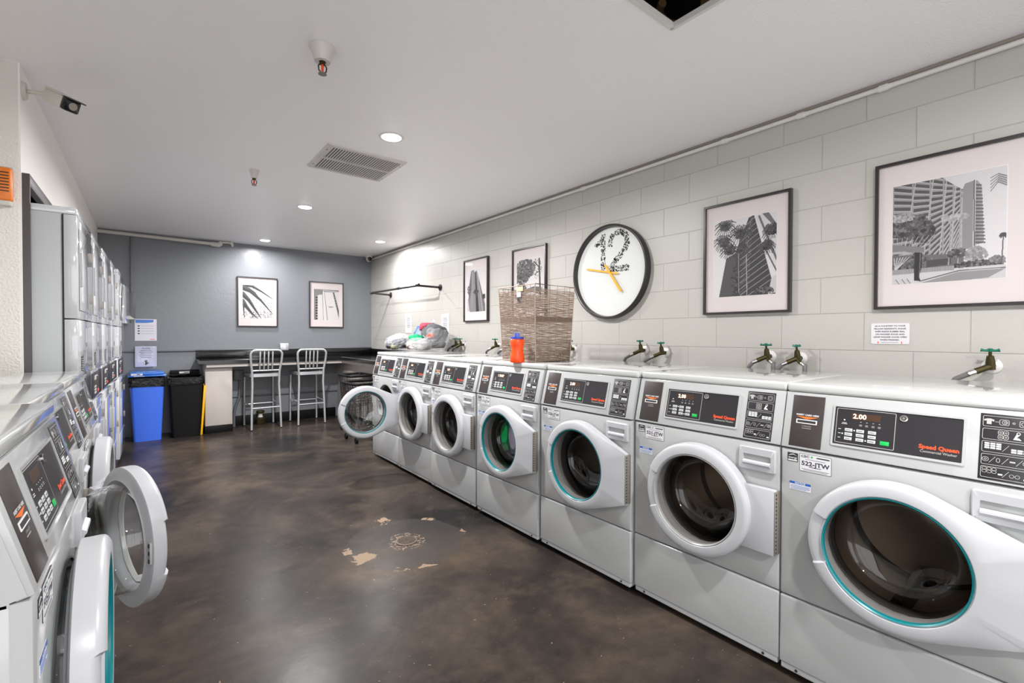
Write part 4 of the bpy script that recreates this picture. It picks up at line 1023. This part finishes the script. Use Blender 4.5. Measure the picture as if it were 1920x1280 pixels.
g.m('camwhite').box(-.05, .085, -.032, .032, -.030, .030, .010); g.box(-.04, .10, -.036, .036, .028, .036, .003); b_ = g.build('housing', BC)
g = G(TR(.135, -.12, -.045) @ Matrix.Rotation(math.radians(-52), 4, 'Z') @ Matrix.Rotation(math.radians(26), 4, 'Y'))
g.m('camlens').box(.082, .118, -.033, .033, -.031, .031, .010); g.m('seam').box(.085, .14, -.036, .036, .028, .034, .002); g.m('hinge').lathe([(.0005, .1195), (.018, .1195)], n=20, axis='x'); g.build('lens', BC)
AL = thing('fire_strobe', 'orange louvred alarm sounder on the textured wall at the left edge', 'alarm', (-.555, YN, 2.005))
g = G().m('alarm'); g.box(-.055, .055, -.045, -.004, -.075, .085, .012, 3); g.m('seam')
for k in range(7): g.box(-.03, .045, -.0465, -.044, -.03+k*.0145, -.0255+k*.0145, .0); 
g.build('cover', AL); G().m('camwhite').box(-.05, .05, -.04, 0, -.095, -.06, .006).build('strobe_lens', AL); G().m('alu').box(-.058, .052, -.006, 0, -.09, .095, .002).build('back_plate', AL)
tag(G().m('trimwhite').prism([(0, 0), (.11, 0), (0, .085)], 'y', YF-.30, YF-.061).build('shelf_bracket'), 'white triangular bracket beside the farthest dryer', 'bracket').location = (-.225, 0, 1.49)

# black hanging rail
HR = thing('hanging_rail', 'black iron pipe rail mounted on the block wall above the laundry bags', 'rail', (XW, 0, 1.925))
G().m('blackpipe').tube([(-.02, 6.87, 0), (-.27, 6.87, .012), (-.30, 6.86, .014), (-.315, 6.83, .014), (-.315, 5.36, .0), (-.30, 5.325, -.002), (-.27, 5.315, -.003), (-.02, 5.315, -.006)], .0135, 10).build('rail', HR)
for y, z in ((6.87, 0), (5.315, -.006)): G().m('blackpipe').lathe([(.042, 0), (.042, -.008), (.020, -.012), (.019, -.03), (.0005, -.03)], (0, y, z), 'x', 24).build('flange', HR)
for y in (6.85, 5.33, 5.9): G().m('blackpipe').cyl((-.315, y-.03, .007), (-.315, y+.03, .007), .0175, 12).build('fitting', HR)

# ================================================================ FAUCETS
def faucet(lab, y, z=1.20, hoses=1, turn=0.0):
    P = thing('hose_faucet', lab, 'faucet', (XW, y, z), -PI/2, 'hose faucets on the block wall')
    g = G().m('trimwhite').lathe([(.034, 0), (.034, -.004), (.014, -.012)], n=20, axis='y'); g.build('wall_flange', P)
    g = G().m('brass'); g.tube([(0, 0, 0), (0, -.03, .0), (0, -.05, .002)], [.012, .014, .016], 10); g.tube([(0, -.045, -.014), (0, -.052, .02), (0, -.058, .045)], [.017, .016, .012], 12); g.tube([(0, -.05, 0), (-.02, -.065, -.012), (-.045, -.08, -.026)], [.014, .013, .014], 10)
    g.cyl((0, -.058, .04), (0, -.064, .068), .006, 8)
    if hoses > 1: g.tube([(0, -.05, -.004), (.02, -.07, -.02), (.035, -.08, -.03)], .012, 10)
    g.build('valve_body', P)
    g = G(TR(0, -.064, .070) @ Matrix.Rotation(turn, 4, 'Z') @ Matrix.Rotation(.25, 4, 'X')).m('tealpaint')
    g.tube([(-.030, 0, .002), (-.018, 0, -.001), (0, 0, 0), (.018, 0, -.001), (.030, 0, .002)], [.008, .005, .007, .005, .008], 8); g.cyl((0, 0, -.005), (0, 0, .008), .008, 8); g.build('handle', P)
    for k in range(hoses):
        e_ = 1.0 if hoses == 1 else (.6 if k == 0 else .35); s_ = -1 if k == 0 else 1; q = -.045 if k == 0 else .035
        g = G().m('chrome').cyl((q, -.08, -.026), (q+s_*.022, -.092, -.038), .0145, 12); g.build('hose_coupling', P)
        G().m('hose').tube([(q+s_*.018, -.09, -.036), (q+s_*.06*e_, -.10, -.062), (q+s_*.085*e_, -.095, -.11), (q+s_*.09*e_, -.08, -.20), (q+s_*.08*e_, -.06, -.5)], .0115, 10).build('hose', P)
fl = [('left faucet of the farthest pair, beside the laundry bags', 4.846, 1.190, 1, .3), ('right faucet of the farthest pair on the block wall', 4.737, 1.190, 1, 1.1),
      ('left faucet of the pair between laundry bags and woven basket', 4.028, 1.190, 1, .9), ('faucet just left of the orange bottle', 3.813, 1.185, 1, .6),
      ('faucet just right of the woven basket', 2.915, 1.185, 1, .5), ('left faucet of the pair below the clock shadow, hose looping down', 2.169, 1.192, 1, 1.5),
      ('right faucet of the pair between clock and palm picture', 1.988, 1.180, 1, 1.4), ('two-hose faucet with its handle turned sideways, under the palm picture', 1.26, 1.180, 2, .2),
      ('two-hose faucet left of the white courtesy sign', 1.093, 1.176, 2, 1.4), ('faucet with a spread green handle near the right edge', .316, 1.172, 1, .1)]
for lab, y, z, n_, tn in fl: faucet('brass hose ' + lab, y, z, n_, tn)

# ================================================================ ON THE WASHERS
ZT = 1.1225
def rot(x, y, a): return (x*math.cos(a)-y*math.sin(a), x*math.sin(a)+y*math.cos(a))
BK = thing('woven_basket', 'tall tapered taupe woven-wire laundry basket standing on the washers', 'basket', (2.195, 2.54, ZT), 0)
b0 = [(2.04-2.195, 2.351-2.54), (2.334-2.195, 2.335-2.54), (2.36-2.195, 2.70-2.54), (2.07-2.195, 2.73-2.54)]
t0 = [(2.035-2.195, 2.35-2.54), (2.44-2.195, 2.385-2.54), (2.42-2.195, 2.83-2.54), (2.0-2.195, 2.62-2.54)]
b0 = [(-.150, -.185), (.150, -.205), (.165, .175), (-.140, .190)]; t0 = [(-.165, -.195), (.235, -.165), (.225, .265), (-.150, .235)]
HB = .525
def bp_(i, k, s_):                 # side i, 0..1 along it, height fraction
    a0, a1 = b0[i], b0[(i+1) % 4]; c0, c1 = t0[i], t0[(i+1) % 4]
    bx, by = a0[0]+(a1[0]-a0[0])*k, a0[1]+(a1[1]-a0[1])*k; tx, ty = c0[0]+(c1[0]-c0[0])*k, c0[1]+(c1[1]-c0[1])*k
    return Vector((bx+(tx-bx)*s_, by+(ty-by)*s_, HB*s_))
g = G().m('wicker')
for s_, r_ in ((.003/HB+.004, .004), (1, .0035)): g.tube([bp_(i, 0, s_) for i in range(4)], r_, 6, closed=True)
for i in range(4): g.tube([bp_(i, 0, 0), bp_(i, 0, 1)], .0038, 6)
for i in range(4):
    for k in (.18, .36, .55, .74, .88): g.tube([bp_(i, k, 0), bp_(i, k, 1)], .0022, 5)
g.box(-.145, .15, -.19, .175, .002, .006); g.build('frame', BK)
g = G().m('wicker'); rnd = random.Random(5)
for i in range(4):
    s_ = .02
    while s_ < .95:
        dens = .008 if (.52 < s_ < .585) else rnd.uniform(.0105, .017)
        ph_ = rnd.uniform(0, 6); am = .0 if .52 < s_ < .585 else rnd.uniform(.001, .0055)
        nn = 12; g.tube([bp_(i, q/nn, min(.97, max(0.01, s_+am*math.sin(ph_+q*1.1)))) for q in range(nn+1)], .0026, 3, caps=False); s_ += dens
g.build('weave', BK, sharp=False)
nrm = Vector((-.38, 0, 0)); p = bp_(3, .62, .955); T = TR(p.x-.006, p.y, p.z)
g = G(T).m('tan').box(-.001, .001, -.035, .035, -.016, .016); g.m('label').box(-.002, 0, -.012, .03, -.055, -.02); g.m('seam').box(-.0025, -.001, .0, .024, -.085, -.055); g.build('tag', BK)
BT = thing('sports_bottle', 'orange squeeze bottle with a blue cap standing beside the woven basket', 'bottle', (1.955, 2.44, ZT))
G().m('bottle').lathe([(.0005, 0), (.046, .0), (.050, .008), (.048, .04), (.043, .065), (.0405, .085), (.044, .11), (.049, .135), (.048, .150), (.043, .157)], n=36, cap0=True, sx=1, sy=.92).build('body', BT)
G().m('cap').lathe([(.043, .155), (.045, .157), (.044, .170), (.018, .172), (.0165, .19), (.014, .198), (.0005, .198)], n=30).build('cap', BT)
G().m('acrylic').lathe([(.0005, .212), (.036, .211), (.043, .203), (.0445, .172)], n=30).build('cover', BT)

def cloth(name, lab, c, rad, col, seed, amp=.16, par=None):
    key = 'cloth_%s' % seed; M[key] = mat(key, hexc(*col), .85, bump=(45, .6, 4))
    o = G().m(key).blob((0, 0, 0), rad, amp, seed, 4).build(name, par, loc=c)
    if par is None: tag(o, lab, 'laundry')
    return o
def bag(lab, c, rad, seed, lumps, knot=(0, 0, .1)):
    P = thing('laundry_bag', lab, 'laundry bag', c, 0, 'plastic bags of laundry on the washers')
    g = G().m('film').blob((0, 0, rad[2]*.85), rad, .10, seed, 5, crk=.045); rr_ = random.Random(seed)
    k = Vector(knot); base = Vector((0, 0, rad[2]*1.45))
    for q in range(16):                                        # gathered, crumpled mouth of the bag
        a = 2*PI*q/16; ra = rr_.uniform(.25, .75); hgt = rr_.uniform(.35, 1.0)
        p0 = base+Vector((rad[0]*.55*math.cos(a), rad[1]*.55*math.sin(a), -.02)); p1 = base+(k-base)*.55+Vector((.02*math.cos(a), .02*math.sin(a), 0))
        p2 = base+(k-base)*hgt+Vector((.05*ra*math.cos(a), .05*ra*math.sin(a), 0))
        d = Vector((-math.sin(a), math.cos(a), 0))*.018
        for u_, v_ in ((p0, p1), (p1, p2)): g.quad([u_-d, u_+d, v_+d*.8, v_-d*.8], True)
    g.build('bag_film', P)
    for i, (p, r_, col) in enumerate(lumps):
        key = 'laundry_%d_%d' % (seed, i); M[key] = mat(key, hexc(*[int(v*.78) for v in col]), .85, bump=(40, .6, 4))
        G().m(key).blob(p, r_, .13, seed*10+i, 4, crk=.04).build('garment', P)
bag('clear plastic laundry bag of grey striped clothes, leftmost on the washers', (2.42, 5.30, ZT), (.16, .165, .105), 21,
    [((-.03, .05, .085), (.11, .10, .075), (120, 118, 128)), ((.0, -.06, .075), (.11, .085, .065), (96, 96, 108)), ((-.09, -.05, .045), (.055, .06, .04), (150, 152, 120)), ((-.05, .09, .055), (.08, .06, .05), (66, 64, 74)), ((-.06, .02, .10), (.08, .035, .05), (205, 203, 208))], (.0, .03, .215))
bag('largest clear plastic laundry bag, red, blue and grey clothes on top of the pile', (2.72, 5.02, ZT), (.20, .215, .185), 33,
    [((.0, -.02, .17), (.16, .175, .13), (112, 114, 117)), ((-.07, .03, .275), (.085, .10, .05), (205, 70, 95)), ((-.10, .135, .20), (.08, .065, .085), (105, 135, 195)), ((-.03, -.06, .09), (.15, .13, .075), (98, 101, 102)), ((-.10, -.14, .17), (.045, .035, .035), (250, 100, 70)), ((-.13, .07, .12), (.05, .06, .05), (200, 185, 165)), ((-.02, .01, .31), (.04, .05, .025), (225, 95, 115))], (.0, .0, .375))
cloth('garment', 'bright green garment heaped between the laundry bags on the washers', (2.50, 5.00, ZT+.125), (.085, .11, .07), (10, 150, 100), 41)
bag('low clear plastic laundry bag of pink and pale clothes, right of the pile', (2.47, 4.89, ZT), (.125, .18, .08), 52,
    [((-.03, .07, .065), (.08, .08, .055), (225, 185, 178)), ((0, -.06, .06), (.10, .10, .06), (186, 182, 180)), ((-.07, .0, .05), (.05, .06, .04), (215, 205, 208))], (.08, -.13, .17))
cloth('garment', 'green garment behind the round window of the washer marked 519-JTW', (FX+.10, 2.845-.215, .59), (.035, .05, .12), (20, 190, 105), 61, .18)
cloth('garment', 'mauve garment behind the window of the washer marked 519-JTW', (FX+.115, 2.845-.300, .60), (.045, .055, .15), (185, 170, 195), 62, .15)

# ================================================================ FAR END: COUNTER, STOOLS, BINS
CT = thing('counter', 'black L-shaped counter along the dark wall and behind the washers', 'counter', (2.0, YF, 0))
YC = 7.175; XC = 2.315; ZCT = .975
def Lp(d=0): return [(.52-2.0-d*0, YC-YF+d), (XC-2.0+d, YC-YF+d), (XC-2.0+d, 5.0-YF), (XW-2.0-.002, 5.0-YF), (XW-2.0-.002, -.002), (.52-2.0, -.002)]
g = G().m('counter'); P = Lp(0); Pi = Lp(.012)
g.loft([[(p[0], p[1], .915) for p in Pi], [(p[0], p[1], .922) for p in P], [(p[0], p[1], .965) for p in P], [(p[0], p[1], ZCT) for p in Pi]], cap0=True, cap1=True, smooth=False)
g.build('worktop', CT)
g = G().m('counter'); g.box(.52-2.0, XW-2.0-.022, -.022, -.001, ZCT, 1.077, .003); g.box(XW-2.0-.022, XW-2.0-.001, 5.0-YF, -.001, ZCT, 1.077, .003); g.build('backsplash', CT)
g = G().m('beige'); g.box(.60-2.0, XC-2.0+.035, YC-YF+.03, YC-YF+.05, .875, .914); g.box(XC-2.0+.03, XC-2.0+.05, 5.0-YF, YC-YF+.05, .875, .914); g.build('apron', CT)
g = G().m('beige'); g.box(2.42-2.0, XW-2.0-.01, 5.02-YF, -.005, .10, .914, .004); g.m('toe').box(2.44-2.0, XW-2.0-.01, 5.02-YF, -.005, 0, .10); g.build('support_cabinet', CT)
CE = thing('end_cabinet', 'beige end cabinet under the left end of the black counter', 'cabinet', (.745, 7.48, 0))
g = G().m('beige'); g.box(-.155, .155, -.195, .195, .095, .912, .003); g.build('body', CE)
G().m('toe').box(-.158, .158, -.198, .195, 0, .095, .002).build('kick_base', CE)
G().m('beige').box(-.150, .150, -.203, -.195, .10, .862, .002).build('front_panel', CE)

def bar_stool():
    P = thing('bar_stool', '', 'bar stool')
    # local: back of the stool at -y (towards the camera), seat at z .76
    fr = {}
    for s_ in (-1, 1):
        g = G().m('alu'); x = s_*.165
        path = [(s_*.185, -.045, 0), (s_*.178, -.03, .30), (s_*.166, -.012, .62), (s_*.172, -.02, .80), (s_*.192, -.05, .95), (s_*.196, -.062, 1.02)]
        g.tube(path, .0145, 10); g.build('rear_leg', P)
        g = G().m('alu'); g.tube([(s_*.19, .42, 0), (s_*.185, .40, .70)], .0135, 10); g.build('front_leg', P)
    g = G().m('alu'); pts = []
    for i in range(17):
        a = PI*i/16; cx = .135 if a < PI/2 else -.135
        pts.append((cx+.0605*math.cos(a) if 1 else 0, -.064-.006*math.sin(a), 1.03+.062*math.sin(a)))
    g.tube([(.196, -.062, 1.015)]+pts+[(-.196, -.062, 1.015)], .0145, 10); g.build('back_frame', P)
    g = G().m('alu')
    g.tube([(-.175, -.022, .812), (.175, -.022, .812)], .010, 8); g.build('back_rail', P)
    for x in (-.078, -.026, .026, .078): G().m('alu').box(x-.0085, x+.0085, -.006, .006, 0, .275, .002, T=TR(0, -.024, .812) @ Matrix.Rotation(.155, 4, 'X')).build('back_slat', P)
    g = G().m('alu'); pts = rbox_pts(-.19, .19, -.02, .42, .06, 6); inn = rbox_pts(-.165, .165, .01, .39, .05, 6)
    g.loft([[(p[0], p[1], .725) for p in pts], [(p[0], p[1], .765) for p in pts], [(p[0], p[1], .770) for p in inn], [(p[0]*.5, .2+(p[1]-.2)*.5, .758) for p in inn]], cap0=True, cap1=True); g.build('seat', P)
    for a, b_ in (((-.178, -.03, .30), (.178, -.03, .30)), ((-.187, .41, .31), (.187, .41, .31)), ((-.178, -.03, .335), (-.187, .41, .335)), ((.178, -.03, .335), (.187, .41, .335))):
        g = G().m('alu').cyl(a, b_, .0085, 8); g.build('footrest', P)
    for s_ in (-1, 1):
        for x, y in ((.185, -.045), (.19, .42)): G().m('toe').cyl((s_*x, y, 0), (s_*x, y, .012), .016, 10).build('rubber_foot', P)
    return P
s0 = bar_stool(); s0.location = (1.285, 7.17, 0); s0.rotation_euler = (0, 0, math.radians(2)); s0['label'] = 'left aluminium bar stool with slatted back, pushed under the black counter'; s0['group'] = 'aluminium bar stools at the counter'
s1 = copy_tree(s0); s1.location = (1.880, 7.17, 0); s1.rotation_euler = (0, 0, 0); s1['label'] = 'right aluminium bar stool with slatted back, nearer the row of washers'
for s_ in (s0, s1): s_.scale = (1, 1, 1)

def bin_body(g, wb, wt, db, dt, h, r_=.03, thick=.004):
    def rr(w_, d_, z): return [(p[0], p[1], z) for p in rbox_pts(-w_/2, w_/2, -d_/2, d_/2, r_, 5)]
    g.loft([rr(wb, db, 0), rr(wb+(wt-wb)*.5, db+(dt-db)*.5, h*.5), rr(wt, dt, h), rr(wt-.01, dt-.01, h), rr(wb-.01, db-.01, .02)], cap0=True, cap1=True)
def liner(g, wt, dt, z1, drop, seed):
    rnd_ = random.Random(seed); n = 72; rings = []
    for zz, off in ((z1-.02, -.012), (z1+.012, .002), (z1+.01, .014), (z1-drop*.35, .013), (z1-drop*.7, .014), (z1-drop, .010)):
        base = rbox_pts(-wt/2-off, wt/2+off, -dt/2-off, dt/2+off, .035, 17); rg = []
        for i, p in enumerate(base):
            j = .004*math.sin(i*1.7+seed+zz*60)+rnd_.uniform(-.003, .003); L_ = math.hypot(*p)
            rg.append((p[0]*(1+j/L_), p[1]*(1+j/L_), zz+(rnd_.uniform(-.012, .012) if zz < z1-drop*.9 else .004*math.sin(i*.9))))
        rings.append(rg)
    g.loft(rings)
BB = thing('recycling_bin', 'blue slim recycling bin with a blue lid and black liner', 'bin', (-.012, 7.42, 0), math.radians(2))
g = G().m('blue'); bin_body(g, .27, .335, .40, .46, .765); g.build('body', BB)
g = G().m('bag'); liner(g, .322, .448, .765, .10, 3); g.build('bin_liner', BB)
g = G().m('bluelid'); g.box(-.188, .188, -.25, .25, .790, .806, .006); g.box(-.165, .165, -.225, .225, .806, .842, .012, 3); g.build('lid', BB)
g = G().m('label').box(-.13, -.03, -.2515, -.249, .795, .801); g.box(-.155, -.045, -.2275, -.2245, .808, .832); g.m('labelblue'); g.box(-.10, -.07, -.2285, -.227, .815, .826); g.build('sticker', BB)
BL = thing('trash_bin', 'black slim trash bin with a crumpled black liner', 'bin', (.385, 7.42, 0), math.radians(-1))
g = G().m('black'); bin_body(g, .29, .35, .40, .46, .755); g.build('body', BL)
g = G().m('bag'); liner(g, .338, .448, .75, .085, 8); g.build('bin_liner', BL)
g = G().m('black'); g.box(-.16, .165, .12, .24, .775, .83, .01); g.build('lid', BL)
g = G().m('label').box(-.06, .05, .117, .1205, .79, .815); g.m('seam').box(-.01, .045, .1155, .118, .798, .807); g.build('sticker', BL)
WS = thing('wet_floor_sign', 'folded yellow floor sign leaning between the black bin and the cabinet', 'floor sign', (.545, 7.24, 0))
for s_ in (0, 1):
    g = G(TR(0, .03*s_, 0) @ Matrix.Rotation(.065, 4, 'Y')).m('yellow'); g.box(-.012+.014*s_, .0+.014*s_, 0, .30, .0, .64, .003); g.build('panel', WS)
G(Matrix.Rotation(.065, 4, 'Y')).m('yellow').box(-.014, .018, .10, .22, .62, .655, .006).build('handle', WS)
# brass fitting on the floor
FF = thing('floor_fitting', 'brass cleanout fitting standing on the floor behind the left stool', 'fitting', (1.29, 7.60, 0))
G().m('brass').lathe([(.09, 0), (.09, .006), (.055, .010), (.055, .02), (.0005, .02)], n=24, cap0=True).build('flange', FF)
G().m('brass').lathe([(.062, .012), (.064, .05), (.064, .085), (.05, .10), (.035, .105)], n=8, smooth=False).build('nut', FF)
G().m('ventwhite').lathe([(.035, .10), (.028, .14), (.03, .17), (.02, .175)], n=20).build('neck', FF)
G().m('brass').lathe([(.05, .165), (.055, .18), (.05, .20), (.0005, .205)], n=20).build('cap', FF)

# laundry carts by the far washer
def cart(lab, x, y, zr, rz):
    P = thing('laundry_cart', lab, 'laundry cart', (x, y, 0), rz, 'black wire laundry carts')
    g = G().m('toe'); pts = rbox_pts(-.24, .24, -.22, .22, .07, 6); g.tube([(p[0], p[1], zr) for p in pts], .018, 8, closed=True); g.build('rim', P)
    g = G().m('blackpipe'); bot = rbox_pts(-.19, .19, -.17, .17, .06, 6); n = len(pts)
    for k in range(0, n):
        g.tube([(pts[k][0], pts[k][1], zr), (bot[k][0], bot[k][1], zr-.40)], .0022, 4, caps=False)
    for sx in (-1, 1):
        for k in range(15):
            q = -.22+.44*k/14; g.tube([(sx*.24, q*.9, zr), (sx*.19, q*.72, zr-.40)], .0022, 4, caps=False)
            q = -.22+.44*k/14; g.tube([(q, sx*.22, zr), (q*.82, sx*.17, zr-.40)], .0022, 4, caps=False)
    for s_ in [i/10 for i in range(1, 11)]:
        g.tube([(p[0]+(b_[0]-p[0])*s_, p[1]+(b_[1]-p[1])*s_, zr-.40*s_) for p, b_ in zip(pts, bot)], .0022, 4, closed=True)
    for k in range(9): g.tube([(-.18+.045*k, -.165, zr-.40), (-.18+.045*k, .165, zr-.40)], .0022, 4)
    g.build('wire_basket', P)
    for sx in (-1, 1):
        for sy in (-1, 1): G().m('blackpipe').tube([(sx*.17, sy*.15, zr-.40), (sx*.19, sy*.17, .07)], .009, 6).build('leg', P); G().m('toe').lathe([(.0005, -.012), (.035, -.012), (.035, .012), (.0005, .012)], (sx*.19, sy*.17, .036), 'x', 16).build('caster', P)
    return P
cart('rear black wire laundry cart under the counter, higher rim', 2.225, 6.30, .760, .0).scale = (.68, 1, 1)
cart('front black wire laundry cart behind the open washer door, lower rim', 2.15, 5.70, .715, .02)
# floor drain
FD = thing('floor_drain', 'round rusty iron drain grate set in the middle of the floor', 'drain', (1.283, 2.718, 0))
G().m('ironcast').lathe([(.0665, 0), (.0665, .004), (.056, .005), (.056, .001)], n=40).build('ring', FD)
g = G().m('ironcast')
for k in range(-4, 5):
    L_ = math.sqrt(max(0, .056**2-(k*.012)**2))
    g.box(k*.012-.0025, k*.012+.0025, -L_, L_, .001, .0045); g.box(-L_, L_, k*.012-.0025, k*.012+.0025, .001, .0045)
g.m('dark').lathe([(.0005, .0008), (.057, .0008)], n=24); g.build('grate', FD)
